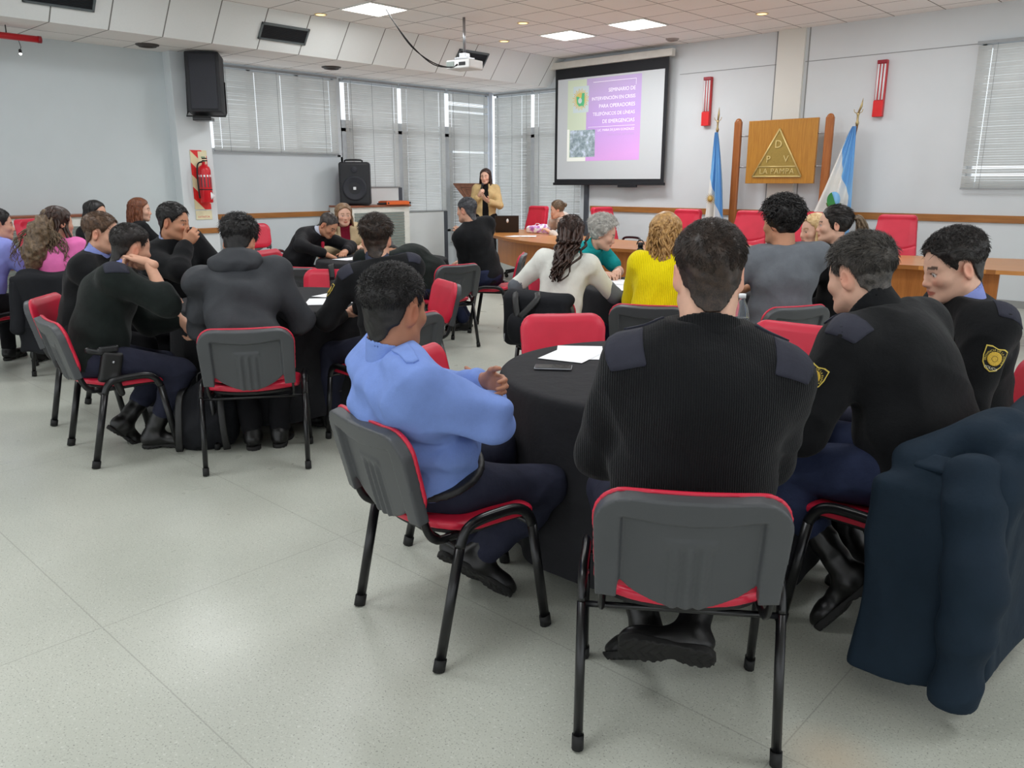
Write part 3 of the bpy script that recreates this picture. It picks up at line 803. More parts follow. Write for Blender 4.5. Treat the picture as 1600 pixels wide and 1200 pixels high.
def hairline(x, y, z, style):
    if style == 'long':   L = ([-.2, -.06, -.01, .02, .045, .062, .08], [-.10, -.09, -.05, -.01, .045, .072, .078])
    else:                 L = ([-.2, -.10, -.08, -.055, -.042, -.026, -.005, .013, .020, .034, .046, .060, .08], [-.112, -.108, -.10, -.062, -.022, .026, .038, .036, .0, -.002, .034, .062, .076])
    return z-np.interp(y, *L)-.012*np.cos(x*40)*(y > .05)-(9.0*x*x*np.clip((-.045-y)/.02, 0, 1) if style != 'long' else 0)
def lips_eyes(L, c, P, look):
    """vertex tints in head space"""
    x, y, z = L.T; front = y > .05
    sk = np.array(srgb(look['skin'])[:3]); T = np.tile(sk, (len(L), 1))
    def blend(mask, col, a=1.0):
        m = np.clip(mask, 0, 1)[:, None]*a; T[:] = T*(1-m)+np.array(srgb(col)[:3])*m
    red = np.array(look['skin'])*np.array((1.0, .80, .76))
    blend(front*np.exp(-(((np.abs(x)-.040)/.02)**2+((z+.025)/.02)**2)), red, .5)
    blend(np.exp(-((x/.016)**2+((z+.033)/.012)**2))*(y > .085), red, .5)
    blend((np.abs(x) > .068)*np.exp(-((y+.012)/.03)**2-((z+.004)/.04)**2), red, .6)
    hc = look['hair'][0]
    if look.get('fade', True):
        m = hairline(x, y, z, look.get('line', 'short')); blend(np.clip(m/.045+.15, 0, 1), hc, look.get('fade_a', .8))
    if look.get('beard'):
        bm = np.clip((-.032-z)/.02, 0, 1)*np.clip((y+.01)/.02, 0, 1)*np.clip((.115-np.abs(z+.06)*0-.0)/1, 0, 1)*(z > -.125); blend(bm, hc, look['beard'])
    lip = look.get('lip', tuple(int(v*q) for v, q in zip(look['skin'], (.85, .58, .56))))
    blend(((np.abs(z+.0655) < .011*(1-(x/.03)**2)) & (np.abs(x) < .025) & (y > .088)).astype(float), lip, .8)
    bz = .0245+.004*np.cos((np.abs(x)-.032)*70); blend(((np.abs(z-bz) < .0048) & (np.abs(x) > .012) & (np.abs(x) < .05) & (y > .055)).astype(float), look.get('brow', hc), .85)
    ex = np.abs(x)-.031; eye = ((ex/.0135)**2+(z/.0062)**2 < 1) & (y > .07)
    blend(eye.astype(float), (225, 220, 215), look.get('eye_a', 1)); iris = (ex**2+z**2 < .0056**2) & eye; blend(iris.astype(float), (40, 26, 18))
    lid = ((ex/.0165)**2+((z-.003)/.0085)**2 < 1) & ~eye & (z > .002) & (y > .068); blend(lid.astype(float), (60, 40, 32), .6*look.get('eye_a', 1))
    return T
def frame_from(y, zhint):
    y = _nrm(y); x = _nrm(np.cross(y, zhint)); z = np.cross(x, y); return np.stack([x, y, z], 1)
def hand_sdf(W, F, side, curl, sc=1.0, spread=1.0, thumb=(1, 0)):
    """F columns: x (towards thumb for the right hand when side=1), y fingers, z back of the hand"""
    s = Sdf(); T = lambda p: W+F@(np.array((p[0]*side, p[1], p[2]))*sc)
    K = lambda a, b, ra, rb, k=.008: s.cone(T(a), T(b), ra*sc, rb*sc, k*sc)
    K((0, -.05, 0), (0, .005, 0), .026, .024, 0)
    mc = [(.028, .088, 0), (.009, .093, .002), (-.011, .088, 0), (-.029, .077, -.003)]
    ln = [(.043, .026, .020), (.048, .030, .022), (.044, .027, .021), (.034, .021, .018)]
    for i, (m, L) in enumerate(zip(mc, ln)):
        K((m[0]*.55, .005, 0), m, .018, .0125, .018)
        if i: K((mc[i-1][0]*.8, .05, -.002), (m[0]*.8, .05, -.002), .015, .015, .012)
        p = np.array(m, float); a = 0; fan = (m[0])*spread*2.2
        rr = [.0105, .0092, .0086, .0072] if i < 3 else [.009, .008, .0074, .0064]
        for j in range(3):
            a += R(curl[j]*(1+.08*(i-1))); q = p+L[j]*np.array((math.sin(fan)*math.cos(a), math.cos(a)*math.cos(fan), -math.sin(a)))
            K(p, q, rr[j], rr[j+1], .004); p = q
    o, c = thumb
    a = (.020, .018, -.010); b = (.020+.030*o, .050, -.018-.010*c); d = (b[0]+.012*o-.018*c, .078, b[2]-.012*c); e = (d[0]+.004*o-.02*c, .100-.008*c, d[2]-.008*c)
    K(a, b, .016, .0125, .016); K(b, d, .0118, .0102, .006); K(d, e, .0102, .008, .005)
    return s
def torso_ops(s, k, P, th=0.0, hem=.0):
    g, sc = P['g'], P['s']; M2 = np.stack([k['r1'], k['f2'], k['u2']], 1); M3 = np.stack([k['r'], k['f'], k['u']], 1)
    M1 = np.stack([(1, 0, 0), np.cross(k['u1'], (1, 0, 0)), k['u1']], 1)
    s.ell(k['p0'], np.array((.165*g, .125*g, .12))*sc+th, 0, M1)
    s.ell(k['p1']+k['f2']*(.015+.03*(g-1)), np.array((.152*g, .118*(g*1.15-.15), .14))*sc+th, .06, M2)
    s.ell(k['p2']+k['f2']*.01, np.array((.158*g, .112*g, .165))*sc+th, .06, M2)
    s.cone(k['Sr']-k['r']*.045*sc-k['f']*.005, k['Sl']+k['r']*.045*sc-k['f']*.005, .064*sc*(.8+.2*g)+th, .064*sc*(.8+.2*g)+th, .06)
    for n, q in (('r', 1), ('l', -1)):
        s.cone(k['p3']+k['nd']*.018*sc+k['r']*q*.02, k['S'+n]-k['r']*q*.015+k['u']*.012, .044*sc*(.7+.3*g)+th, .050*sc+th, .05)
        if P['bust']:
            s.ell(k['p2']+k['f2']*(.085*g)+k['r1']*q*.075+k['u2']*.03, np.array((.068, .055, .065))*P['bust']+th, .04, M2)
def arm_ops(s, k, P, n, th=0.0, end=1.0, kk=.045):
    sc, w = P['s'], P['armw']*(.75+.25*P['g']); S, E, W = k['S'+n], k['E'+n], k['W'+n]
    E2 = S+(E-S)*min(1, end*2.0); s.cone(S, E2, .054*sc*w+th, (.054-.011*min(1, end*2))*sc*w+th, kk)
    if end > .5:
        e2 = E+(W-E)*min(1, (end-.5)*2); s.cone(E, e2, .043*sc*w+th, (.043-.014*min(1, (end-.5)*2))*sc*w+th, .03)
def leg_ops(s, k, P, n, th=0.0, end=.92):
    sc, w = P['s'], P['legw']*(.7+.3*P['g']); H, K, A = k['H'+n], k['K'+n], k['A'+n]
    s.cone(H, K, .083*sc*w+th, .058*sc*w+th, .05); s.cone(K, K+(A-K)*end, .058*sc*w+th, .043*sc*w+th, .03)
    s.ell(K+(A-K)*.3-_nrm(np.cross((1, 0, 0), A-K))*.0, np.array((.054, .058, .09))*sc*w+th, .04)
def set_tint(me, T):
    a = me.color_attributes.new('tint', 'FLOAT_COLOR', 'POINT')
    a.data.foreach_set('color', np.c_[T, np.ones(len(T))].astype(np.float32).ravel())
def decal_text(p, txt, size, mat, parent, dv, bend=0.0, off=.005):
    b, c0, X, U, N = p.last; me = text_mesh(txt, size, 'badge_text'); n = len(me.vertices); co = np.zeros(n*3); me.vertices.foreach_get('co', co); co = co.reshape(-1, 3)
    if bend: a = co[:, 0]/abs(bend); r = abs(bend)+np.sign(bend)*co[:, 1]; u, v = r*np.sin(a), np.sign(bend)*r*np.cos(a)
    else: u, v = co[:, 0], co[:, 1]+dv
    q = c0+X*u[:, None]+U*v[:, None]
    for i in range(n):
        h = b.find_nearest(Vector(q[i])); nn = np.array(h[1]); nn = nn if nn.dot(N) > 0 else -nn; q[i] = np.array(h[0])+nn*off
    me.vertices.foreach_set('co', q.ravel()); me.materials.clear(); return link_mesh('badge_text', me, mat, parent)
class Person:
    def __init__(self, label, loc, f, look, group=None, vox=.008, **pose):
        P = dict(DEF); P.update(pose); self.P = P; self.k = k = skeleton(P); self.look = look; self.vox = vox
        skin = np.array(srgb(look['skin'])[:3]); look.setdefault('eye_a', 1 if vox < .0095 else .35); Vs, Fs, Ts = [], [], []; nb = 0
        core = Sdf(); torso_ops(core, k, P, -.02)
        for n in 'rl':
            bare = look.get('bare', {}).get(n, 1.0) if isinstance(look.get('bare'), dict) else look.get('bare', 1.0)
            arm_ops(core, k, P, n, -.006); leg_ops(core, k, P, n, -.014)
        core.cone(k['p3'], k['nb'], .05, .045, .03)
        hv = max(.0036, min(.008, vox*.62))
        items = [(core, max(vox*1.25, .010)), (head_sdf(k, P, look.get('female', False)), hv)]
        for n, sd in (('r', 1), ('l', -1)):
            if look.get('hide_'+n): continue
            y = k['W'+n]-k['E'+n]; hd = P.get(n+'dir'); yy = _nrm(hd) if hd is not None else _nrm(y)
            F = frame_from(yy, -np.array(P[n+'palm'], float))
            items.append((hand_sdf(k['W'+n]+yy*.01, F, -sd*1.0 if True else sd, P[n+'curl'] or P['curl'], P['s']*look.get('hand', 1.0), thumb=P.get(n+'thumb', (1, 0))), max(.004, min(.007, vox*.6))))
        for i, (sd, vx) in enumerate(items):
            V, F = sd.mesh(vx, 1 if i != 1 else 1)
            T = lips_eyes(head_local(k, P, V), k, P, look) if i == 1 else np.tile(skin, (len(V), 1))
            Vs.append(V); Fs.append(F+nb); Ts.append(T); nb += len(V)
        me = np_mesh('person', np.concatenate(Vs), np.concatenate(Fs)); set_tint(me, np.concatenate(Ts))
        self.o = link_mesh('person', me, M_SKIN, None, (loc[0], loc[1], loc[2] if len(loc) > 2 else 0), face(*f))
        tag(self.o, label, 'person', group); self.parts = {}; self.sd = {}
    def part(self, name, sdf, mat, vox=None, parent=None, key=None, smooth=1):
        o = sdf_obj(name, sdf, vox or self.vox, mat, parent or self.o, smooth); self.parts[key or name] = o; return o
    # ---- garments
    def top(self, name, mat, th=.012, sleeve=.93, hem=-.03, neck=.0, disp=None, open_front=False, hoodie=False, vneck=0, key=None, sl=None, cuff=None):
        k, P = self.k, self.P; s = Sdf(); torso_ops(s, k, P, th); s.cut(k['p0']+k['u1']*hem, -k['u1'])
        nk = k['p3']+k['nd']*(.040+neck); s.cut(nk, k['nd']*1.0+k['f']*-.25)
        for n in 'rl':
            e = sleeve if sl is None else sl[n]; arm_ops(s, k, P, n, th, e)
            if cuff and e > .8: E, W = k['E'+n], k['W'+n]; c0 = E+(W-E)*.86; s.cone(c0, E+(W-E)*.93, .038*P['s']+th, .036*P['s']+th, .01)
        s.cone(nk-k['nd']*.035, nk+k['nd']*.05, .056*P['s']*(.6+.4*P['g']), .064*P['s']*(.6+.4*P['g']), .01, 'sub')
        if vneck: s.cone(nk+k['f']*.09, nk+k['f']*.11-k['u']*vneck, .05, .02, .01, 'sub')
        if open_front: s.box(k['p2']+k['f2']*.13-k['u2']*.05, (open_front, .09, .4), .005, .01, np.stack([k['r1'], k['f2'], k['u2']], 1), 'sub')
        s.disp = disp or folds(.006, 26, int(abs(k['p3'][1]*1000)) % 17, .003)
        return self.part(name, s, mat, key=key)
    def collar(self, mat, h=.035, r=.064, th=.006, name='collar', open_=.5):
        k, P = self.k, self.P; s = Sdf(); rr = r*(.65+.35*P['g'])*P['s']
        b = k['p3']+k['nd']*.015; t = b+k['nd']*(.03+h)
        s.cone(b, t, rr+.008+th, rr+th, 0); s.cone(b-k['nd']*.05, t+k['nd']*.05, rr+.004, rr-.002, .003, 'sub')
        s.cut(t, k['nd']+k['f']*.35)
        s.cut(b-k['nd']*.012, -k['nd'])
        return self.part(name, s, mat, max(.0045, self.vox*.55))
    def trousers(self, mat, th=.010, end=.93, disp=None, name='trousers', belt=None):
        k, P = self.k, self.P; s = Sdf(); g = P['g']
        s.ell(k['p0']+(0, 0, -.01), np.array((.165*g, .125*g, .11))*P['s']+th-.002, 0)
        s.cut(k['p0']+k['u1']*.08, k['u1'])
        for n in 'rl': leg_ops(s, k, P, n, th, end)
        s.disp = disp or folds(.006, 24, 5, .003)
        return self.part(name, s, mat)
    def feet(self, mat, solemat, shaft=.20, name='boot', w=1.0, tread=True):
        k, P = self.k, self.P
        for n, sd in (('r', 1), ('l', -1)):
            A = k['A'+n]; y = _nrm(P[n+'fd']); z = np.array(P[n+'fu'], float); z = _nrm(z-y*z.dot(y)); x = np.cross(y, z); F = np.stack([x, y, z], 1)*P['s']
            T = lambda p: A+F@np.array(p, float)
            s = Sdf(); kd = _nrm(k['K'+n]-A)
            s.cone(T((0, -.005, 0)), A+kd*max(shaft, .05), .046*w, .056*w if shaft > .1 else .045*w, 0)
            s.ell(T((0, -.02, -.035)), (.042*w, .052, .045), .03, F/P['s'])
            s.cone(T((0, .02, -.035)), T((.004*sd, .13, -.052)), .042*w, .034*w, .04)
            s.ell(T((.004*sd, .15, -.055)), (.045*w, .055, .030), .03, F/P['s'])
            s.cut(T((0, 0, -.078)), -z); s.disp = folds(.0035, 60, 3, .0015)
            bo = self.part(name, s, mat, max(.006, self.vox*.8), key=name+n)
            t = Sdf(); inv = np.linalg.inv(F)
            def f(p, A=A, inv=inv, sd=sd, z=z):
                q = (p-A)@inv.T; u, v, h = q[..., 0]-.004*sd*np.clip(v_(q)/.1, 0, 1), q[..., 1], q[..., 2]
                hw = (.040+.010*np.clip((v-.03)/.09, 0, 1)-.006*np.exp(-((v-.045)/.025)**2))*w
                o = np.hypot(np.maximum(np.abs(u)-hw+.035, 0), np.maximum(np.abs(v-.065)-.142+.05, 0)*.8)-.035
                arch = .012*np.exp(-((v-.045)/.03)**2)
                gr = (.0045*(np.sin(v*230+3*np.abs(u)*60) > .25)) if tread else 0
                return np.maximum(o, np.abs(h+.079-arch*.5)-.013+arch*.5+gr*(h < -.083))
            v_ = lambda q: q[..., 1]
            c = T((0, .065, -.079)); e = np.abs(F)@np.array((.07, .17, .03)); t.fn(c-e, c+e, f, 0)
            V, Fa = t.mesh(max(.0045, self.vox*.6), 0); link_mesh('sole', np_mesh('sole', V, Fa), solemat, bo)
    # ---- hair
    def hair(self, mats, style='short', t_top=.022, t_side=.005, n=1500, length=.03, up=.5, flow=(0, 1, 0), seed=1, line=None, wave=0, rad=.0011, disp=None, m0=0.0, jitter=.4):
        k, P = self.k, self.P; s = Sdf(); hs = P['hs']; Rh, hc = k['Rh'], k['hc']; ln = line or ('long' if style != 'short' else 'short')
        nr = (.047 if self.look.get('female') else .058)*min(1.15, .55+.45*P['g']); ca = hc+Rh@(np.array((0, -.020, -.045))*hs); cb = k['p3']-k['u']*.03-k['f']*.005; cba = cb-ca; cl2 = cba.dot(cba)
        def cone_d(p):
            q = p-ca; h = np.clip((q@cba)/cl2, 0, 1); return np.linalg.norm(q-h[..., None]*cba, axis=-1)-(nr*hs*.98+(nr*1.12-nr*hs*.98)*h)
        def smin(a, b, kk): h = np.maximum(kk-np.abs(a-b), 0)/kk; return np.minimum(a, b)-h*h*kk*.25
        thick = lambda L: t_side+(t_top-t_side)*np.clip((L[..., 2]-.01)/.07, 0, 1)
        def f(p):
            L = ((p-hc)@Rh)/hs; q = L-np.array((0, -.016, .036)); r = np.array((.0755, .0945, .085)); k0 = np.sqrt(((q/r)**2).sum(-1)); k1 = np.sqrt(((q/(r*r))**2).sum(-1))+1e-9
            d = k0*(k0-1)/k1-thick(L); d = smin(d, (cone_d(p)-.0035-t_side*.3)/hs, .045) if style == 'short' and ln == 'short' else d; return np.maximum(d*hs, -(hairline(L[..., 0], L[..., 1], L[..., 2], ln)-m0+.005*wnoise(L, 150, 3))*hs*.8)
        e = np.array((.15, .16, .15))*hs; s.fn(hc-e, hc+e, f, 0)
        fr = 90 if style == 'short' else 60
        s.disp = disp or (lambda p: .0022*wnoise(p, fr, seed)+.0014*wnoise(p, fr*2.3, seed+5))
        V, F = s.mesh(max(.0045, self.vox*.62), 1)
        Vs, Fs = [V], [F]; nb = len(V)
        if n:
            rng = np.random.default_rng(seed); D = rng.normal(size=(n*3, 3)); D /= np.linalg.norm(D, axis=1)[:, None]
            r = np.array((.0755, .0945, .085)); p = D*r+np.array((0, -.016, .036)); ok = hairline(p[:, 0], p[:, 1], p[:, 2], ln) > m0+.003
            p, D = p[ok][:n], D[ok][:n]; tt = t_side+(t_top-t_side)*np.clip((p[:, 2]-.01)/.07, 0, 1)
            N = D/r; N /= np.linalg.norm(N, axis=1)[:, None]
            fl = np.array(flow, float)*np.clip((p[:, 2:3]-.02)/.04, 0, 1)+np.array((0, -.35, -1.0))*(1-np.clip((p[:, 2:3]-.02)/.04, 0, 1))
            fl = fl+rng.normal(size=p.shape)*jitter; tg = fl-N*(fl*N).sum(1)[:, None]; tg /= np.linalg.norm(tg, axis=1)[:, None]+1e-9
            topw = np.clip((p[:, 2]-.02)/.05, 0, 1); L = length*(.35+.65*topw)*rng.uniform(.6, 1.2, len(p)); upv = up*topw+.06
            steps = 4; pts = []
            base = p+N*(tt*.5)[:, None]
            for i in range(steps):
                a = i/(steps-1); q = base+tg*(L*a)[:, None]+N*(L*a*upv*(1-.45*a))[:, None]+N*(tt*.45)[:, None]
                if wave: q = q+np.cross(N, tg)*(wave*np.sin(a*7+p[:, 0]*200))[:, None]
                pts.append(q)
            pts = np.stack(pts, 1); v, fc = strands(pts, rad, rng)
            v = hc+(v*hs)@Rh.T; Vs.append(v); Fs.append(fc+nb)
        o = link_mesh('hair', np_mesh('hair', np.concatenate(Vs), np.concatenate(Fs)), mats, self.o); self.parts['hair'] = o; return o
    def locks(self, mat, paths, rad=.008, seed=2, name='hair', n=5, parent=None, wav=.006, wf=14):
        """long locks as tapered wavy tubes; paths: (m,k,3) in person space"""
        rng = np.random.default_rng(seed); out = []
        for q in paths:
            P_ = np.array([tuple(v) for v in smooth_pts(q, 5)]); m = len(P_); a = np.linspace(0, 1, m)
            ph = rng.uniform(0, 6.28, 2); w = wav*np.clip(a*2, 0, 1)
            P_ = P_+np.c_[w*np.sin(a*wf+ph[0]), w*np.cos(a*wf*.8+ph[1]), 0*a]; out.append(P_)
        m = min(len(o) for o in out); pts = np.stack([o[:m] for o in out])
        v, f = strands(pts, rad, rng, n, taper=.35); return link_mesh(name, np_mesh(name, v, f), mat, parent or self.o)
    def W(self, p, yaw=None):   # head space -> person space
        return self.k['hc']+self.k['Rh']@(np.array(p, float)*self.P['hs'])
    # ---- things sewn to garments
    def bvh(self, key):
        me = self.parts[key].data; return BVHTree.FromPolygons([v.co for v in me.vertices], [p.vertices for p in me.polygons])
    def decal(self, name, key, c, nrm, up, outline, mats, rings=((1, 0),), off=.003, parent=None):
        """polygon patch laid on a garment; rings: (scale, material index) from the edge inwards"""
        b = self.bvh(key); N = _nrm(nrm); U = _nrm(np.array(up, float)-N*np.dot(up, N)); X = np.cross(U, N)
        c = np.array(c, float); bm = bmesh.new(); hh = b.ray_cast(Vector(c+N*.3), Vector(-N), .6); c0 = np.array(hh[0]) if hh[0] is not None else c; self.last = (b, c0, X, U, N)
        def pt(u, v, s_, extra):
            q = c0+X*u*s_+U*v*s_; h = b.find_nearest(Vector(q)); q2 = np.array(h[0]) if h[0] is not None else q; nn = np.array(h[1]) if h[0] is not None else N
            if nn.dot(N) < 0: nn = -nn
            return bm.verts.new(q2+nn*(off+extra))
        sc = [r[0] for r in rings]+[0.0]; prev = [pt(u, v, sc[0], 0) for (u, v) in outline]; m = len(outline)
        edge = [pt(u, v, sc[0]*1.01, -off-.004) for (u, v) in outline]
        for i in range(m): bm.faces.new((edge[i], edge[(i+1) % m], prev[(i+1) % m], prev[i]))
        sub = 4
        for ri, (s0, mi) in enumerate(rings):
            s1 = sc[ri+1]
            for j in range(1, sub+1):
                ss = s0+(s1-s0)*j/sub
                if ss < 1e-4:
                    ctr = pt(0, 0, 0, 0)
                    for i in range(m):
                        fc = bm.faces.new((prev[i], prev[(i+1) % m], ctr)); fc.material_index = mi; fc.smooth = True
                else:
                    cur = [pt(u, v, ss, 0) for (u, v) in outline]
                    for i in range(m):
                        fc = bm.faces.new((prev[i], prev[(i+1) % m], cur[(i+1) % m], cur[i])); fc.material_index = mi; fc.smooth = True
                    prev = cur
        bmesh.ops.recalc_face_normals(bm, faces=bm.faces[:]); me = bpy.data.meshes.new(name); bm.to_mesh(me); bm.free()
        return link_mesh(name, me, mats, parent or self.parts[key])
def strands(pts, rad, rng, n=3, taper=.1):
    """pts (m,k,3) -> tapered tubes"""
    m, kk, _ = pts.shape; t = np.gradient(pts, axis=1); t /= np.linalg.norm(t, axis=2)[..., None]+1e-9
    ref = np.where(np.abs(t[..., 2:3]) < .9, np.array((0, 0, 1.)), np.array((1., 0, 0))); u = np.cross(t, ref); u /= np.linalg.norm(u, axis=2)[..., None]+1e-9; w = np.cross(t, u)
    a = np.linspace(0, 1, kk); r = rad*(1-(1-taper)*a**1.5)*(np.minimum(1, .5+a*4))
    rr = r[None, :, None]*rng.uniform(.7, 1.3, (m, 1, 1))
    ring = np.stack([pts+u*np.cos(2*PI*j/n)*rr+w*np.sin(2*PI*j/n)*rr for j in range(n)], 2)   # m,kk,n,3
    V = ring.reshape(-1, 3); b = (np.arange(m)*kk*n)[:, None, None]+(np.arange(kk-1)*n)[None, :, None]; j = np.arange(n)[None, None, :]
    F = np.stack([b+j, b+(j+1) % n, b+n+(j+1) % n, b+n+j], -1).reshape(-1, 4)
    return V, F
def rrect(w, h, r=.2, n=4):
    out = []
    for (cx, cy, a0) in ((1, 1, 0), (-1, 1, 90), (-1, -1, 180), (1, -1, 270)):
        for i in range(n+1):
            a = R(a0+90*i/n); out.append(((cx*(1-r)+r*math.cos(a))*w/2, (cy*(1-r)+r*math.sin(a))*h/2))
    return out
def densify(pts, k=3):
    out = []
    for i, p in enumerate(pts):
        q = pts[(i+1) % len(pts)]
        for j in range(k): out.append((p[0]+(q[0]-p[0])*j/k, p[1]+(q[1]-p[1])*j/k))
    return out
SHIELD = [(-.5, .42), (-.25, .46), (0, .40), (.25, .46), (.5, .42), (.5, .05), (.42, -.22), (.25, -.42), (0, -.52), (-.25, -.42), (-.42, -.22), (-.5, .05)]
# ------------------------------------------------------------------ the people
BLK = (16, 16, 19); HB = [(14, 12, 12), (34, 29, 27)]; HBR = [(30, 22, 18), (62, 46, 36)]; HGB = [(40, 34, 30), (92, 84, 76)]
def look(skin, hair, **k): d = dict(skin=skin, hair=hair); d.update(k); return d
SK1, SK2, SK3, SKW = (214, 164, 138), (196, 142, 112), (176, 122, 94), (226, 180, 156)
h_black = hair_mat('hair_black', (10, 9, 10), (38, 34, 33)); h_brown = hair_mat('hair_dark_brown', (22, 16, 13), (66, 50, 40)); h_dk = hair_mat('hair_very_dark', (14, 12, 11), (50, 43, 40))
h_salt = hair_mat('hair_greying', (24, 22, 21), (92, 86, 80)); h_grey = hair_mat('hair_grey', (150, 148, 144), (232, 228, 220)); h_blond = hair_mat('hair_blonde_waves', (112, 76, 40), (204, 160, 98))
h_light = hair_mat('hair_light_brown', (92, 68, 48), (150, 118, 84)); h_red = hair_mat('hair_auburn', (66, 34, 20), (140, 84, 54)); h_curl = hair_mat('hair_dark_curls', (24, 15, 12), (74, 50, 40)); h_ash = hair_mat('hair_ash_brown', (60, 46, 34), (134, 112, 88))
m_rib = knit('ribbed_black_wool', (21, 22, 24), 1050); m_wool = cloth('black_wool', (21, 22, 24), .95, 420, .45, .25, .06); m_wool_g = cloth('dark_green_black_wool', (25, 31, 29), .95, 420, .45, .25, .06)
m_patch = cloth('navy_black_twill', (48, 49, 60), .75, 700, .2, .1); m_shirt = cloth('light_blue_twill', (122, 148, 212), .8, 700, .25, .07); m_shirt2 = cloth('pale_blue_shirt', (140, 152, 214), .8, 700, .25, .08)
m_navy = cloth('navy_trouser_twill', (40, 42, 58), .85, 600, .3, .15); m_blkt = cloth('black_trouser', (20, 20, 23), .85, 600, .3, .15); m_jean = cloth('blue_denim', (62, 86, 128), .85, 500, .35, .2); m_jean_d = cloth('dark_denim', (36, 42, 66), .85, 500, .35, .2)
m_bootl = plain('boot_leather', (18, 17, 17), .38, var=.2, scale=30, bump=.15); m_sole = plain('boot_rubber_sole', (24, 23, 22), .75, var=.2, scale=20)
m_hood = cloth('charcoal_softshell', (58, 60, 64), .6, 900, .12, .1); m_suit = cloth('black_suit', (24, 24, 27), .7, 900, .15, .1); m_white = cloth('white_jersey', (226, 226, 218), .85, 800, .2, .05)
m_grey_tee = cloth('grey_marl_jersey', (104, 108, 114), .9, 500, .25, .1); m_yel = knit('yellow_rib_knit', (226, 206, 10), 560, .14); m_teal = cloth('teal_polo', (24, 150, 152), .85, 700, .25, .08); m_pink = cloth('pink_jersey', (238, 122, 186), .85, 700, .2, .07)
m_beige = cloth('beige_jacket', (206, 186, 150), .8, 700, .25, .08); m_sand = cloth('sand_trench', (206, 178, 128), .8, 700, .25, .08); m_maroon = cloth('maroon_top', (124, 24, 48), .85, 700, .2, .1); m_blk_top = cloth('black_jersey', (18, 18, 20), .85, 700, .2, .1); m_fuzzy = cloth('cream_fleece', (206, 194, 184), .95, 200, .6, .12)
m_lilac = cloth('periwinkle_shirt', (142, 150, 220), .8, 700, .2, .07); m_gold = plain('badge_gold_thread', (205, 168, 48), .6, var=.25, scale=300); m_bblk = plain('badge_black_felt', (14, 14, 14), .9); m_bedge = plain('badge_edge_thread', (214, 190, 84), .7)
m_holst = plain('holster_leather', (20, 20, 20), .45, bump=.2); m_gun = plain('pistol_polymer', (26, 27, 29), .4); m_tie = cloth('red_tie', (190, 36, 64), .6, 700, .2, .08); m_shirtw = cloth('light_grey_shirt', (196, 200, 214), .8, 700, .2, .05)
PX = {'P1': (1107, 430), 'P2': (616, 486), 'P3': (1345, 438), 'P4': (1490, 424), 'P5': (588, 376), 'P6': (374, 380), 'P7': (205, 388), 'P8': (160, 366), 'P17': (600, 388), 'P9': (272, 348), 'P10': (92, 350), 'P11': (-2, 352),
      'P12': (150, 337), 'P13': (219, 333), 'P15': (513, 352), 'P16': (537, 337), 'P18': (729, 329), 'P20': (872, 330), 'P21': (892, 368), 'P22': (942, 366), 'P23': (1040, 366), 'P24': (1220, 347), 'P25': (1303, 352), 'P26': (1272, 362)}
SOLVED = {'P1': {'lean': -0.0, 'side': 2.0, 'hip': (0.025, -0.029, 0.565)}, 'P2': {'lean': -27.8, 'side': 3.0, 'hip': (-0.011, -0.067, 0.53)}, 'P3': {'lean': 24.9, 'side': 3.3, 'hip': (0.015, -0.126, 0.565)}, 'P4': {'lean': 4.3, 'side': -4.0, 'hip': (-0.02, 0.015, 0.55)}, 'P5': {'lean': 19.1, 'side': 4.4, 'hip': (0.022, -0.094, 0.565)}, 'P6': {'lean': 24.0, 'side': -3.8, 'hip': (-0.025, -0.064, 0.565)}, 'P7': {'lean': 20.9, 'side': -0.1, 'hip': (-0.001, -0.125, 0.555)}, 'P8': {'lean': 15.4, 'side': 3.2, 'hip': (0.019, -0.091, 0.565)}, 'P9': {'lean': 16.6, 'side': 8.5, 'hip': (0.043, -0.076, 0.565)}, 'P10': {'lean': 2.8, 'side': -2.6, 'hip': (-0.017, -0.071, 0.565)}, 'P11': {'lean': 20.4, 'side': 4.7, 'hip': (0.035, -0.024, 0.565)}, 'P12': {'lean': 13.3, 'side': 4.5, 'hip': (0.026, -0.085, 0.565)}, 'P13': {'lean': 3.0, 'side': 0.4, 'hip': (0.0, -0.079, 0.565)}, 'P15': {'lean': 35.6, 'side': -3.7, 'hip': (-0.028, -0.02, 0.565)}, 'P16': {'lean': 28.0, 'side': 2.5, 'hip': (0.013, -0.055, 0.565)}, 'P17': {'lean': 58.1, 'side': -1.3, 'hip': (-0.009, -0.044, 0.565)}, 'P18': {'lean': 17.7, 'side': -0.7, 'hip': (-0.035, 0.033, 0.565)}, 'P21': {'lean': 18.4, 'side': -0.3, 'hip': (-0.001, -0.076, 0.565)}, 'P22': {'lean': 31.1, 'side': -2.0, 'hip': (-0.015, -0.042, 0.565)}, 'P23': {'lean': 11.4, 'side': 2.7, 'hip': (0.019, -0.061, 0.565)}, 'P24': {'lean': -0.8, 'side': 0.3, 'hip': (0.105, -0.045, 0.565)}, 'P25': {'lean': 3.6, 'side': 0.2, 'hip': (0.001, -0.066, 0.565)}, 'P26': {'lean': 26.0, 'side': -13.1, 'hip': (-0.055, -0.123, 0.565)}, 'P20': {'lean': 30.8, 'side': -3.4, 'hip': (-0.021, -0.096, 0.565)}}
PEOPLE = {}
def person(key, label, lk, loc=None, f=None, vox=.009, group=None, **pose):
    if loc is None: x, y, fx, fy = CH[key]; loc = (x, y); f = (fx, fy)
    if key in SOLVED: pose.update(SOLVED[key])
    p = Person(label, loc, f, lk, group, vox, **pose); PEOPLE[key] = p; return p
m_tw = plain('badge_white_thread', (226, 220, 196), .7)
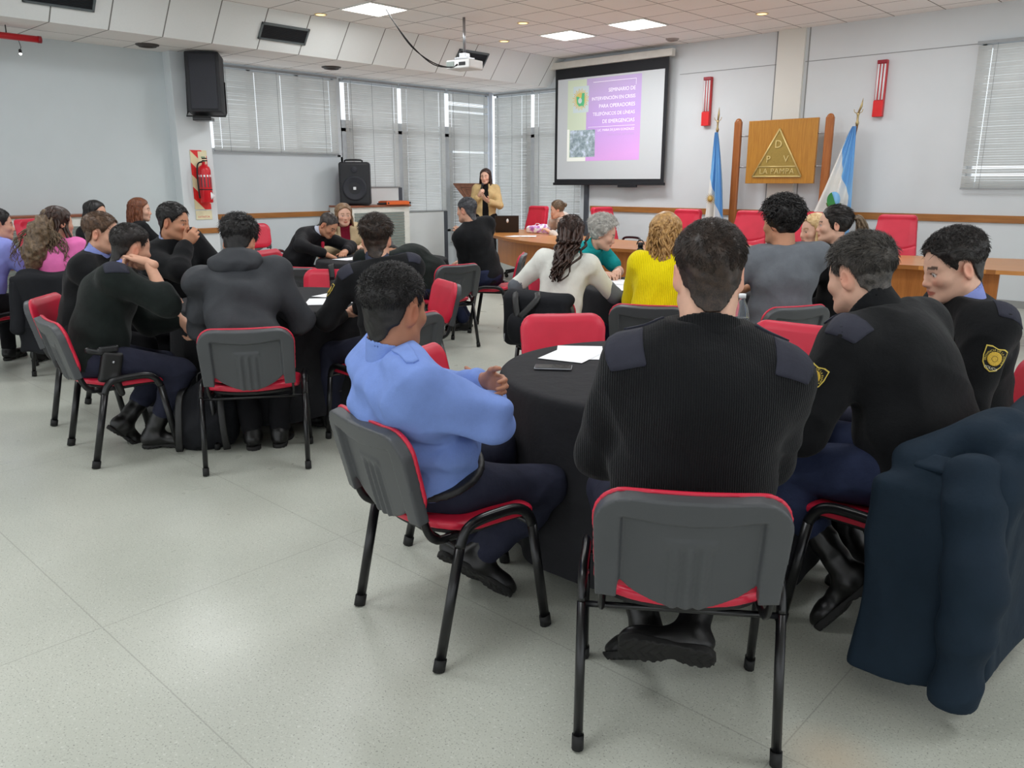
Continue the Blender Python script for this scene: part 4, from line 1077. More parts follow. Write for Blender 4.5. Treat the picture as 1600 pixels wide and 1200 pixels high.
def badge(p, key, n, t=.45, size=.085, nrm=None):
    S, E = p.k['S'+n], p.k['E'+n]; c = S+(E-S)*t; sd = 1 if n == 'r' else -1
    ax = _nrm(E-S); N = np.array(nrm if nrm is not None else p.k['r']*sd); N = N-ax*N.dot(ax)
    o = p.decal('badge', key, c, N, -ax, densify([(u*size*.92, v*size) for u, v in SHIELD], 2), [m_bedge, m_bblk], ((1, 0), (.90, 1)), .0025)
    p.decal('badge_disc', key, c, N, -ax, [(size*.27*math.cos(i*PI/10), size*.27*math.sin(i*PI/10)) for i in range(20)], [m_gold, m_bblk], ((1, 0), (.42, 1), (.36, 0)), .0042, o)
    decal_text(p, 'PROVINCIA DE LA PAMPA', size*.115, m_bedge, o, 0, size*.33, .0048); decal_text(p, 'POLICIA', size*.14, m_tw, o, -size*.37, 0, .0048)
    return o
def shoulder_patch(p, key, n, w=.10, h=.15, off=0.0, nrm=None):
    sd = 1 if n == 'r' else -1; c = p.k['S'+n]+p.k['r']*sd*(.0-off)-p.k['f']*.03
    return p.decal('shoulder_patch', key, c, p.k['u']*.65-p.k['f']*.65+p.k['r']*sd*.40 if nrm is None else nrm, p.k['f']*.6+p.k['u']*.5, densify([(u*1.0, v*1.0) for u, v in rrect(w, h, .12, 2)], 3), [m_patch], ((1, 0),), .003)
def epaulette(p, key, n, mat, w=.045, h=.12):
    sd = 1 if n == 'r' else -1; c = p.k['S'+n]-p.k['r']*sd*.03
    return p.decal('epaulette', key, c, p.k['u'], p.k['r']*sd, densify([(-w/2, -h/2), (w/2, -h/2), (w/2*.8, h*.42), (0, h/2), (-w/2*.8, h*.42)], 4), [mat], ((1, 0),), .005)

# --- near table
def P1():
    p = person('P1', 'broad man seen from behind in a ribbed black jumper, seated nearest the camera', look(SKW, HBR), vox=.0075, lean=-3, curve=13, sw=.188, sdrop=.088, s=1.04, g=1.34, hs=1.06, pitch=-8,
        rh=(.06, .30, .72), lh=(-.06, .30, .70), rpole=(.75, -.35, -.6), lpole=(-.75, -.35, -.6), armw=1.14, rf=(.055, .07, .20), lf=(-.07, .17, .14), rfd=(-.92, .0, .10), rfu=(.10, .90, .42), lfd=(-.5, .7, -.5), lfu=(-.1, .6, .8), rkp=(.35, 1, .6), lkp=(-.35, 1, .6), leg=(.43, .43))
    p.top('jumper', m_rib, .016, .94, -.06, .004, disp=folds(.008, 20, 3, .005)); p.collar(m_rib, -.006, .070, .008, 'neckband'); p.trousers(m_navy, .010, .55); p.feet(m_bootl, m_sole, .32)
    p.hair(h_brown, t_top=.016, t_side=.005, n=5200, m0=.014, length=.022, up=.35, flow=(.2, .6, -.2), rad=.0009, jitter=.35)
    for n in 'rl': shoulder_patch(p, 'jumper', n, .115, .15, .005); epaulette(p, 'jumper', n, m_patch, .05, .11)
P1()
def P2():
    p = person('P2', 'stocky man in a light blue uniform shirt sitting with arms crossed, seen from behind', look(SK3, HB, fade_a=.9), vox=.0075, lean=-19, curve=18, sw=.205, g=1.28, s=.90, hip=(-.03, -.07, .53), hs=1.05, yaw=20, twist=-12, pitch=-6,
        rh=(.07, .09, .82), lh=(.13, .05, .88), rpole=(1, .35, -.45), lpole=(-1, .1, -.6), rpalm=(0, -1, 0), lpalm=(0, -1, 0), rdir=(-1, .1, .1), ldir=(1, .0, 0), rf=(-.06, .16, .16), lf=(-.17, .14, .17), rfd=(.35, .7, -.62), rfu=(-.25, .62, .72), lfd=(.1, .75, -.65), lfu=(-.3, .6, .75), rkp=(.5, 1, .6), lkp=(-.1, 1, .6), armw=1.08)
    p.top('shirt', m_shirt, .017, .90, .052, .0, disp=folds(.012, 23, 8, .003, (.3, .2, 1))); p.trousers(m_navy, .014, disp=folds(.008, 22, 5, .004)); p.feet(m_bootl, m_sole, .18)
    p.collar(m_shirt, .016, .070, .006); p.hair(h_black, t_top=.016, t_side=.002, n=3600, m0=.012, length=.028, up=.45, flow=(0, .8, .3), rad=.0014, jitter=.55)
    epaulette(p, 'shirt', 'r', m_shirt, .055, .13); epaulette(p, 'shirt', 'l', m_shirt, .055, .13)
    k = p.k; s = Sdf(); c = k['p0']+k['u1']*.050; M = np.stack([(1, 0, 0), np.cross(k['u1'], (1, 0, 0)), k['u1']], 1)
    s.ell(k['p0']+k['u1']*.03, (.165*1.28*.93+.024, .125*1.28*.93+.024, .14), 0, M); s.cut(c+k['u1']*.013, k['u1']); s.cut(c-k['u1']*.013, -k['u1']); p.part('belt', s, plain('belt_black', (24, 24, 26), .5))
P2()
def P3():
    p = person('P3', 'man in a black police jumper leaning over the near table, navy jacket behind him', look(SKW, HGB, fade_a=.65), vox=.0075, lean=24, curve=12, sw=.20, s=1.04, g=1.22, hs=1.05, yaw=-14, twist=-14, pitch=-12,
        rh=(.12, .42, .80), lh=(-.10, .40, .77), lpole=(-.6, -.2, -.8), rpole=(.6, -.1, -.8), lf=(-.13, .06, .20), rf=(.12, .14, .16), lfd=(-.25, .55, -.8), lfu=(.0, .8, .6), rfd=(.2, .7, -.7), rfu=(0, .7, .7), lkp=(-.2, 1, .5), rkp=(.2, 1, .5), headfwd=14, armw=1.15)
    p.top('jumper', m_wool, .020, .94, -.05, .01, disp=folds(.013, 17, 11, .006)); p.collar(m_wool, .030, .074, .007); p.trousers(cloth('navy_blue_trouser', (46, 54, 82), .85, 600, .3, .15), .014, .55); p.feet(m_bootl, m_sole, .32)
    p.hair(h_salt, t_top=.022, t_side=.003, n=4200, m0=.008, length=.034, up=.45, flow=(-.25, .7, .1), rad=.0011, jitter=.5, seed=4)
    badge(p, 'jumper', 'l', .42, .088); shoulder_patch(p, 'jumper', 'l', .12, .16); epaulette(p, 'jumper', 'l', m_patch)
P3()
def P4():
    p = person('P4', 'dark-haired man in left profile at the right edge, shield badge on his black sleeve', look(SKW, HB, fade_a=.55, beard=.22), vox=.0075, lean=0, curve=18, sw=.20, s=.96, g=1.14, hip=(0, .03, .55), hs=1.06, yaw=4, pitch=-16,
        rh=(.10, .34, .72), lh=(-.12, .32, .70), lpole=(-1, -.5, -.5), rpole=(1, -.5, -.5), armw=1.15)
    p.top('jumper', m_wool, .020, .94, -.05, .0, disp=folds(.012, 18, 12, .005)); p.collar(m_shirt2, .024, .066, .005); p.trousers(m_navy); p.feet(m_bootl, m_sole)
    p.hair(h_dk, t_top=.024, t_side=.004, n=3800, length=.026, up=.5, flow=(-.2, .1, .3), rad=.0011, jitter=.35, seed=5)
    badge(p, 'jumper', 'l', .40, .095); shoulder_patch(p, 'jumper', 'l', .11, .15)
P4()
# --- left table
def P5():
    p = person('P5', 'young officer in black seen from behind in the middle, badge on his left sleeve', look(SK1, HBR, fade_a=.6), vox=.009, lean=6, curve=8, sw=.195, s=.95, g=1.1, yaw=-40, twist=-30, pitch=-4, rh=(.05, .36, .74), lh=(-.05, .34, .72), lpole=(-1, -.4, -.5))
    p.top('jumper', m_wool, .016, .94, -.05, .005); p.collar(cloth('dark_grey_blue_collar', (62, 66, 84), .8), .034, .063, .005); p.trousers(m_navy); p.feet(m_bootl, m_sole)
    p.hair(h_brown, t_top=.030, t_side=.004, n=2600, length=.036, up=.55, flow=(.3, .7, .1), rad=.0016, jitter=.5, seed=6)
    badge(p, 'jumper', 'l', .38, .09); shoulder_patch(p, 'jumper', 'l', .10, .14); shoulder_patch(p, 'jumper', 'r', .10, .14); epaulette(p, 'jumper', 'l', m_patch); epaulette(p, 'jumper', 'r', m_patch)
P5()
def P6():
    p = person('P6', 'man seen from behind in a charcoal hooded jacket, bending over the left table', look(SK2, HB, fade_a=.8), vox=.009, lean=22, curve=14, sw=.20, g=1.12, s=1.03, yaw=-12, pitch=-24, rh=(.12, .40, .80), lh=(-.12, .40, .80), lpole=(-.55, -.2, -1), rpole=(.55, -.2, -1), armw=1.0, rf=(.09, .22, .09), lf=(-.06, .20, .09), rfd=(.1, 1, 0), lfd=(-.1, 1, 0))
    p.top('jacket', m_hood, .016, .95, -.09, .0, disp=folds(.014, 17, 4, .007, (.2, .1, 1))); p.trousers(m_blkt); p.feet(m_bootl, m_sole, .22)
    k = p.k; s = Sdf(); b = k['p3']-k['f']*.098-k['u']*.012; M = np.stack([k['r'], k['f'], k['u']], 1)
    s.ell(b, (.140, .062, .080), 0, M); s.cone(k['p3']+k['r']*.085+k['u']*.02, k['p3']-k['r']*.085+k['u']*.02-k['f']*.02, .034, .034, .05); s.cone(k['p3']+k['r']*.085+k['u']*.02, k['p3']+k['r']*.06+k['f']*.06, .030, .022, .03); s.cone(k['p3']-k['r']*.085+k['u']*.02, k['p3']-k['r']*.06+k['f']*.06, .030, .022, .03)
    s.cone(k['nb'], k['nb']+k['nd']*.1, .05, .055, .02, 'sub'); s.disp = folds(.008, 30, 2, .004); p.part('hood', s, m_hood, .008)
    p.hair(h_black, t_top=.032, t_side=.005, n=2600, length=.036, up=.7, flow=(0, .5, .5), rad=.0017, jitter=.8, seed=7)
P6()
def P7():
    p = person('P7', 'man in a dark green jumper resting his cheek on his hand, holster on his hip', look(SK1, HB, fade_a=.8), vox=.009, lean=14, curve=16, sw=.20, g=1.2, s=.96, hip=(0, -.09, .555), yaw=8, pitch=-10, roll=6, twist=-18, rh=(.185, .17, 1.075), rdir=(-.75, -.45, .25), rpalm=(-.2, -.6, -.8), rpole=(.7, .9, -.7), lh=(.06, .36, .72), ldir=(.5, .4, -.7), lpalm=(.2, -1, 0), lpole=(-1, -.3, -.5), rcurl=(50, 60, 40), lcurl=(45, 60, 40),
        rf=(.10, .12, .09), lf=(-.06, .02, .14), rfd=(.5, 1, 0), lfd=(-.2, .7, -.7), lfu=(0, .7, .7), rkp=(.3, 1, .5), armw=1.12, arm=(.30, .27))
    p.top('jumper', m_wool_g, .018, .90, -.06, .0, disp=folds(.007, 19, 7, .004), sl=dict(r=.62, l=.93)); p.collar(m_shirt2, .026, .066, .005); p.trousers(m_navy, .014, .62); p.feet(m_bootl, m_sole, .28)
    p.hair(h_dk, t_top=.016, t_side=.003, n=2200, length=.020, up=.3, flow=(.2, .6, -.2), rad=.0013, jitter=.4, seed=8, m0=.012)
    shoulder_patch(p, 'jumper', 'r', .11, .15, 0, p.k['u']*.7+p.k['r']*.7-p.k['f']*.2)
    k = p.k; q = k['p0']+np.array((.225, .03, -.02)); s = Sdf()
    s.box(q, (.022, .055, .085), .016, 0, np.array(Matrix.Rotation(R(-14), 3, 'X'))); s.cone(q+(0, .015, -.06), q+(.004, .04, -.15), .024, .018, .02); h = p.part('holster', s, m_holst, .006)
    s = Sdf(); s.cone(q+(.002, -.04, .085), q+(.002, -.10, .105), .016, .018, 0); s.box(q+np.array((.002, .0, .10)), (.015, .05, .018), .008, .01); sdf_obj('pistol_grip', s, .0055, m_gun, h)
    MB().sphere(q+np.array((.026, .012, .03)), .008, u=8, v=6).build('snap', m_chrome, h)
P7()
def P8():
    p = person('P8', 'brown-haired man in a dark jumper in right profile, behind the man with the holster', look(SK1, HBR, fade_a=.7), vox=.010, lean=12, curve=12, sw=.19, g=1.12, s=.97, yaw=0, pitch=-6, rh=(.16, .44, .79), lh=(-.08, .40, .79), lpole=(-1, -.2, -.4))
    p.top('jumper', m_wool, .016, .93, -.06); p.collar(m_shirt2, .030, .064, .005); p.trousers(m_blkt); p.feet(m_bootl, m_sole)
    p.hair(hair_mat('hair_mid_brown', (46, 32, 24), (112, 84, 62)), t_top=.018, t_side=.006, n=1400, length=.022, up=.2, flow=(.2, .7, -.3), rad=.0016, seed=9)
P8()
def P9():
    p = person('P9', 'black-haired man in a black fleece holding his hand at his chin, by the column', look(SK2, HB, fade_a=.7), vox=.010, lean=8, curve=14, sw=.20, g=1.25, s=1.04, hs=1.05, yaw=32, pitch=-8, twist=16, rh=(.10, .26, 1.06), rdir=(-.45, .5, .7), rpalm=(-.5, -.8, 0), rpole=(.9, .5, -.9), rcurl=(55, 60, 40), lh=(-.02, .42, .80), lpole=(-1, -.2, -.5), armw=1.1)
    p.top('fleece', m_wool, .022, .94, -.06, .02); p.collar(cloth('pale_collar', (150, 160, 190), .8), .02, .068, .005); p.trousers(m_blkt); p.feet(m_bootl, m_sole)
    p.hair(h_black, t_top=.020, t_side=.006, n=1500, length=.024, up=.2, flow=(0, .7, -.3), rad=.0016, seed=10)
P9()
def longhair(p, mat, base_t=.012, L=.34, n=90, rad=.011, wav=.012, gather=None, part_front=True, back=.0, spread=1.0, seed=3, hairkw={}, x0=.0, wf=14):
    """scalp cover plus locks hanging down the back and sides"""
    p.hair(mat, 'long', t_top=base_t+.006, t_side=base_t, n=0, seed=seed, **hairkw)
    rng = np.random.default_rng(seed); paths = []; k = p.k; hs = p.P['hs']
    for i in range(n):
        th = rng.uniform(66, 294) if part_front else rng.uniform(60, 300); a = R(th+180-180)
        dx, dy = math.sin(a), math.cos(a)                 # 0 = forward, 180 = back
        el0 = R(rng.uniform(15, 75)); r = np.array((.0755, .0945, .085))+base_t*.9
        pts = []
        for e in (el0, el0*.4, -R(12)):
            pts.append(p.W(np.array((0, -.016, .036))+r*np.array((dx*math.cos(e), dy*math.cos(e), math.sin(e)))))
        end = pts[-1]; q = end-k['hc']
        if gather is not None:
            g = np.array(gather[0]); pts[-1] = pts[-1]*.35+g*.65; pts.append(g+rng.normal(size=3)*.010)
            for t_, gp in enumerate(gather[1:]): pts.append(np.array(gp)+rng.normal(size=3)*gather_w*(1+.2*t_)) if False else pts.append(np.array(gp)+rng.normal(size=3)*.018)
        else:
            ln = L*rng.uniform(.75, 1.05)
            dn = np.array((0, 0, -1.))-k['f']*.06; out = np.array((q[0], q[1], 0)); out /= np.linalg.norm(out)+1e-9
            pts.append(end+dn*ln*.33+out*.012*spread+k['f']*back); pts.append(end+dn*ln*.66+out*.014*spread+k['f']*back*1.3); pts.append(end+dn*ln+out*.006*spread+k['f']*back*1.2)
        paths.append(pts)
    return p.locks(mat, paths, rad, seed, 'hair_locks', 6, p.parts['hair'], wav, wf)
def P10():
    p = person('P10', 'woman with long wavy brown hair and a pink top, seen from behind at the left', look(SK1, HBR, female=True, fade=False), vox=.011, sw=.170, g=1.1, s=.92, hs=1.0, lean=4, curve=10, yaw=-38, pitch=-4, bust=1, rh=(.12, .36, .79), lh=(-.12, .36, .79))
    p.top('top', m_pink, .014, .93, -.08); p.trousers(m_blkt); p.feet(m_bootl, m_sole, .1, 'shoe', .9)
    longhair(p, h_curl, .014, .30, 40, .014, .014, seed=21); longhair_extra(p, h_ash, 21)
def longhair_extra(p, mat, seed):
    rng = np.random.default_rng(seed); k = p.k; paths = []
    s = Sdf(); a0 = p.W((0, -.085, .05)); a1 = p.W((.01, -.115, -.05))+np.array((-.02, -.02, 0)); a2 = a1+np.array((-.05, -.03, -.16)); a3 = a2+np.array((-.03, -.01, -.13))
    s.cone(a0, a1, .055, .075, 0); s.cone(a1, a2, .078, .085, .04); s.cone(a2, a3, .085, .045, .04); s.disp = folds(.012, 60, 4, .006, (1, .3, .15)); p.part('hair_mass', s, mat, .010, p.parts['hair'])
    for i in range(110):
        a = rng.uniform(-.085, .075); s0 = p.W((a*.6, -.125, .02)); e = s0+np.array((a*2.4-.03, -.04, -rng.uniform(.26, .40)))
        paths.append([p.W((a*.5, -.10, .06)), s0, s0*.5+e*.5+np.array((a*.6, -.02, 0)), e])
    p.locks(mat, paths, .0055, seed+1, 'hair_locks', 5, p.parts['hair'], .020, 18)
P10()
def P11():
    p = person('P11', 'person in a periwinkle blue shirt cut by the left edge of the frame', look(SK1, HBR, fade=False), vox=.011, sw=.18, g=1.1, s=.95, lean=8, curve=10, yaw=-44, pitch=-4, twist=-14, rh=(.16, .42, .79), lh=(-.10, .40, .79))
    p.top('shirt', m_lilac, .014, .93, -.08); p.collar(m_lilac, .03, .063); p.trousers(m_blkt); p.feet(m_bootl, m_sole); p.hair(h_black, t_top=.020, t_side=.010, n=900, length=.03, up=.1, flow=(0, -.8, -.3), rad=.002, seed=22)
P11()
def P12():
    p = person('P12', 'woman with sleek black hair behind the left table, beside the mint green bag', look(SK1, HB, female=True, fade=False), loc=(-9.12, 3.30), f=(.80, .60), vox=.012, sw=.16, s=.95, lean=4, yaw=0, rh=(.12, .36, .79), lh=(-.12, .36, .79), bust=1)
    p.top('jumper', m_wool, .014, .93, -.06); p.trousers(m_blkt); p.feet(m_bootl, m_sole, .1, 'shoe', .9); longhair(p, h_black, .014, .22, 70, .014, .003, seed=23)
P12()
def P13():
    p = person('P13', 'woman with long auburn hair seen from behind, left of the column', look(SKW, HBR, female=True, fade=False), loc=(-9.13, 3.80), f=(.1, .99), vox=.012, sw=.16, s=.95, lean=2, yaw=-25, rh=(.12, .36, .79), lh=(-.12, .36, .79), bust=1)
    p.top('jumper', m_wool, .014, .93, -.06); p.trousers(m_blkt); p.feet(m_bootl, m_sole, .1, 'shoe', .9); longhair(p, h_red, .014, .26, 80, .013, .006, seed=24)
P13()
# --- middle table
def P15():
    p = person('P15', 'man in a dark suit bending forward over the middle table', look(SK2, [(40, 34, 32), (80, 74, 70)], fade_a=.8), vox=.011, lean=40, curve=18, sw=.19, g=1.1, s=1.03, yaw=-4, pitch=-38, headfwd=30, rh=(.24, .58, .79), lh=(-.14, .58, .79), lpole=(-1, -.1, .0), rpole=(1, -.2, .1))
    p.top('jacket', m_suit, .018, .93, -.12); p.collar(m_shirtw, .03, .063, .006); p.trousers(m_blkt); p.feet(m_bootl, m_sole, .08, 'shoe')
    p.hair(hair_mat('hair_short_grey_brown', (40, 34, 32), (84, 76, 72)), t_top=.010, t_side=.004, n=900, length=.014, up=.3, flow=(0, .5, .2), rad=.0018, seed=25)
    k = p.k; p.locks(m_tie, [[k['p3']+k['f']*.10, k['p3']+k['f']*.16-k['u']*.05, k['p3']+k['f']*.19-k['u']*.13+np.array((0, 0, -.08))]], .028, 1, 'tie', 6, None, 0)
P15()
def P16():
    p = person('P16', 'blonde woman in a beige jacket and maroon top facing the camera at the middle table', look(SKW, [(120, 90, 60), (160, 120, 80)], female=True, fade=False), vox=.011, sw=.165, s=.96, lean=4, yaw=8, pitch=-4, bust=1, rh=(.10, .40, .79), lh=(-.14, .40, .79))
    p.top('blouse', m_maroon, .012, .5, -.06); p.top('jacket', m_beige, .026, .93, -.08, -.004, open_front=.055); p.trousers(m_blkt); p.feet(m_bootl, m_sole, .1, 'shoe', .9); longhair(p, h_light, .012, .24, 70, .012, .005, seed=26)
P16()
def P17():
    p = person('P17', 'man in a dark green jumper bent down at the middle table, only his back visible', look(SK2, HB), vox=.011, f=(-.9, -.43), loc=(-5.56, 4.98), lean=50, curve=22, sw=.20, g=1.2, s=1.02, pitch=-50, yaw=0, twist=0, rh=(.20, .50, .60), lh=(-.16, .56, .79), lpole=(-1, 0, .2), rf=(.10, .20, .09), lf=(-.06, .20, .09), rfd=(.1, 1, 0))
    p.top('jumper', m_wool_g, .024, .93, -.10); p.trousers(m_jean_d); p.feet(m_bootl, m_sole, .16); p.hair(h_black, t_top=.016, t_side=.005, n=700, length=.02, seed=27)
P17()
def P18():
    p = person('P18', 'grey-haired man in a plain black jumper seen from behind, before the big wooden table', look(SK1, [(40, 40, 44), (90, 90, 94)], fade_a=.8), vox=.010, lean=8, curve=8, sw=.20, g=1.1, s=1.03, hip=(-.03, .0, .565), yaw=-28, twist=-42, pitch=-4, lh=(.02, .34, .92), rh=(.14, .34, .70), lpole=(-.5, -.3, -1), rpole=(.5, -.3, -1), lcurl=(20, 30, 15), rf=(.13, .30, .09), lf=(-.10, .28, .09))
    p.top('jumper', m_wool, .014, .93, -.08, .028); p.trousers(m_jean_d); p.feet(m_bootl, m_sole, .14); p.hair(hair_mat('hair_dark_grey', (36, 36, 40), (96, 96, 100)), t_top=.014, t_side=.004, n=1400, length=.02, up=.3, flow=(.1, .7, -.2), rad=.0018, seed=28)
P18()
# --- front table by the big desk
def P21():
    p = person('P21', 'woman with a long dark curly ponytail and white top seen from behind', look(SK1, HBR, female=True, fade=False), vox=.0095, sw=.175, s=.92, lean=8, curve=10, yaw=20, twist=14, pitch=-6, bust=1, rh=(.16, .40, .79), lh=(-.30, .10, .62), lpole=(-1, -.8, -.2), rf=(.20, .40, .09), lf=(-.22, .36, .09))
    p.top('top', m_white, .014, .62, -.07, -.01, sl=dict(r=.44, l=.44))
    for n in 'rl': s = Sdf(); E, W = p.k['E'+n], p.k['W'+n]; s.cone(p.k['S'+n]*.25+E*.75, E, .052, .052, 0); s.cone(E, E+(W-E)*.93, .052, .040, .02); s.disp = folds(.004, 30, 2, .002); p.part('grey_sleeve', s, m_grey_tee)
    p.trousers(m_jean_d); p.feet(m_bootl, m_sole, .1, 'shoe', .9)
    p.hair(h_curl, 'long', t_top=.016, t_side=.014, n=900, length=.04, up=.1, flow=(0, -.8, -.2), rad=.0022, seed=29)
    k = p.k; rng = np.random.default_rng(5); paths = []
    for i in range(60):
        a = rng.normal(0, .028); b = rng.normal(0, .016); e = rng.uniform(.5, 1.0)
        s0 = p.W((a*1.7, -.10, .06-rng.uniform(0, .1))); paths.append([s0, p.W((a*1.5, -.135+b, -.04)), k['p3']-k['f']*(.115-b)+k['r']*a*1.5+k['u']*.02, k['p3']-k['f']*(.150-b)+k['r']*a*1.1-k['u']*.10, k['p2']-k['f2']*(.150-b)+k['r']*a*.6+k['u2']*(.10-.16*e)])
    p.locks(h_curl, paths, .013, 6, 'ponytail', 6, p.parts['hair'], .012, 26)
P21()
def P22():
    p = person('P22', 'grey-haired person in a teal polo shirt leaning on the table in right profile', look(SKW, [(150, 146, 140), (190, 186, 180)], female=True, fade=False, brow=(110, 100, 92)), vox=.0095, sw=.175, g=1.15, s=.95, lean=18, curve=16, yaw=38, twist=18, pitch=-20, rh=(.16, .48, .80), lh=(-.04, .50, .80), rpole=(.9, .2, -.7), lpole=(-.8, 0, -.6), headfwd=16, rdir=(-.3, .9, 0))
    p.top('polo_shirt', m_teal, .016, .42, -.07, sl=dict(r=.36, l=.36)); p.collar(m_teal, .022, .064, .006); p.trousers(m_jean); p.feet(m_bootl, m_sole, .1, 'shoe', .9)
    p.hair(h_grey, 'short', line='long', t_top=.042, t_side=.025, n=2200, length=.045, up=.35, flow=(0, -.8, -.1), rad=.0024, wave=.006, seed=30, m0=.028, jitter=.6)
P22()
def P23():
    p = person('P23', 'woman with blonde wavy hair and a bright yellow jumper seen from behind', look(SKW, [(150, 110, 60), (180, 140, 90)], female=True, fade=False), vox=.0095, sw=.155, g=1.02, s=.94, lean=8, curve=8, yaw=-4, bust=1, rh=(.10, .38, .79), lh=(-.10, .38, .79), lpole=(-.4, -.4, -1), rpole=(.4, -.4, -1))
    p.top('jumper', m_yel, .022, .93, -.08, disp=folds(.007, 20, 4, .004)); p.trousers(m_jean); p.feet(m_bootl, m_sole, .1, 'shoe', .9); longhair(p, h_blond, .016, .31, 130, .009, .014, seed=31, wf=20)
P23()
def P24():
    p = person('P24', 'bearded man with thick black hair and a grey T-shirt, fist at his chin', look(SK2, HB, fade=False, beard=.85), vox=.009, sw=.21, g=1.2, s=1.02, hs=1.04, lean=4, curve=12, hip=(.10, -.06, .565), yaw=16, twist=-26, pitch=-4, lh=(-.13, .14, 1.01), ldir=(.45, -.1, .9), lpalm=(.6, -.6, 0), lpole=(-.9, .6, -.8), lcurl=(60, 70, 40), rh=(.12, .40, .79))
    p.top('t_shirt', m_grey_tee, .016, .46, -.08, -.004, sl=dict(r=.46, l=.46), disp=folds(.008, 18, 3, .004)); p.trousers(m_jean_d); p.feet(m_bootl, m_sole, .1, 'shoe')
    p.hair(h_black, 'short', line='long', t_top=.045, t_side=.022, n=1500, length=.05, up=.5, flow=(0, .3, .2), rad=.004, wave=.012, seed=32, m0=.022, jitter=1.0, disp=lambda q: .006*wnoise(q, 70, 3)+.003*wnoise(q, 150, 4))
P24()
def P25():
    p = person('P25', 'woman with a dark ponytail and black top in left profile', look(SKW, HBR, female=True, fade=False), vox=.009, sw=.16, s=.97, lean=6, curve=6, yaw=14, pitch=-2, bust=1, rh=(.10, .40, .79), lh=(-.10, .40, .79))
    p.top('top', m_blk_top, .014, .5, -.07, -.012); p.trousers(m_blkt); p.feet(m_bootl, m_sole, .1, 'shoe', .9)
    p.hair(h_dk, 'long', t_top=.014, t_side=.010, n=900, length=.05, up=.02, flow=(0, -1, -.1), rad=.0022, seed=33, jitter=.15)
    rng = np.random.default_rng(8); paths = []
    for i in range(30):
        a, b, c = rng.normal(0, .016, 3); paths.append([p.W((a*.5, -.112, .042)), p.W((a*.6, -.150+b*.4, .045+c*.3)), p.W((a*1.2, -.175+b, -.02)), p.W((a*1.6, -.172+b, -.10)), p.W((a*1.5, -.165+b, -.17+c))])
    p.locks(h_ash, paths, .009, 9, 'ponytail', 6, p.parts['hair'], .004)
    MB().sphere(p.W((0, -.132, .044)), .016, u=10, v=8).build('hair_tie', plain('hair_tie_black', (20, 20, 22), .7), p.parts['hair'])
P25()
def P26():
    p = person('P26', 'blonde woman mostly hidden behind the woman with the dark ponytail', look(SKW, [(150, 110, 60), (180, 140, 90)], female=True, fade=False), loc=(-2.62, 6.42), f=(-.6, -.8), vox=.012, sw=.16, s=.95, lean=6, yaw=0, bust=1, rh=(.10, .40, .79), lh=(-.10, .40, .79))
    p.top('top', m_blk_top, .014, .93, -.07); p.trousers(m_blkt); p.feet(m_bootl, m_sole, .1, 'shoe', .9); longhair(p, hair_mat('hair_pale_blonde', (178, 140, 88), (226, 196, 148)), .014, .24, 80, .012, .005, seed=34)
P26()
# --- behind the big table
def P19():
    p = person('P19', 'woman with long brown hair in a sand coat, standing and speaking into a microphone', look(SKW, HBR, female=True, fade=False), loc=(-9.72, 9.82), f=(.62, -.78), vox=.011, stand=True, hip=(0, 0, .93), sw=.165, s=.99, lean=1, curve=3, yaw=-10, pitch=-6, bust=1, leg=(.44, .43),
        rh=(.10, .20, 1.29), rdir=(-.45, .25, .85), rpalm=(-.6, -.3, 0), rpole=(.6, -.6, -.8), rcurl=(70, 80, 50), lh=(-.06, .28, 1.20), ldir=(.5, .7, .5), lpalm=(0, -.5, .9), lpole=(-.8, -.4, -.8), lcurl=(10, 15, 10),
        rf=(.10, .02, .09), lf=(-.10, .02, .09), rkp=(.05, 1, 0), lkp=(-.05, 1, 0))
    p.top('top', m_blk_top, .010, .3, -.05); p.top('coat', m_sand, .016, .90, -.20, -.01, open_front=.05); p.trousers(m_blkt); p.feet(m_bootl, m_sole, .12); longhair(p, h_curl, .012, .30, 90, .011, .005, seed=35)
P19()
def P20():
    p = person('P20', 'woman in a cream fleece behind the big table looking down, hand near her mouth', look(SKW, HBR, female=True, fade=False), loc=(-7.72, 9.62), f=(-.45, -.89), vox=.011, sw=.165, s=.96, lean=14, curve=14, yaw=-26, pitch=-18, twist=-20, bust=1, rh=(.10, .26, .98), rdir=(-.3, .3, .8), rpalm=(-.5, -.6, 0), rpole=(.8, .2, -.8), rcurl=(55, 60, 40), lh=(-.14, .40, .79))
    p.top('fleece', m_fuzzy, .022, .92, -.06); p.trousers(m_blkt); p.feet(m_bootl, m_sole, .1, 'shoe', .9); p.hair(h_ash, 'short', line='long', t_top=.016, t_side=.014, n=700, length=.03, up=.1, flow=(0, -.8, 0), rad=.002, seed=36, m0=.02)
    MB().sphere(p.W((-.01, -.13, .03)), (.035, .03, .035), u=12, v=8).build('hair_bun', h_ash, p.parts['hair'])
P20()
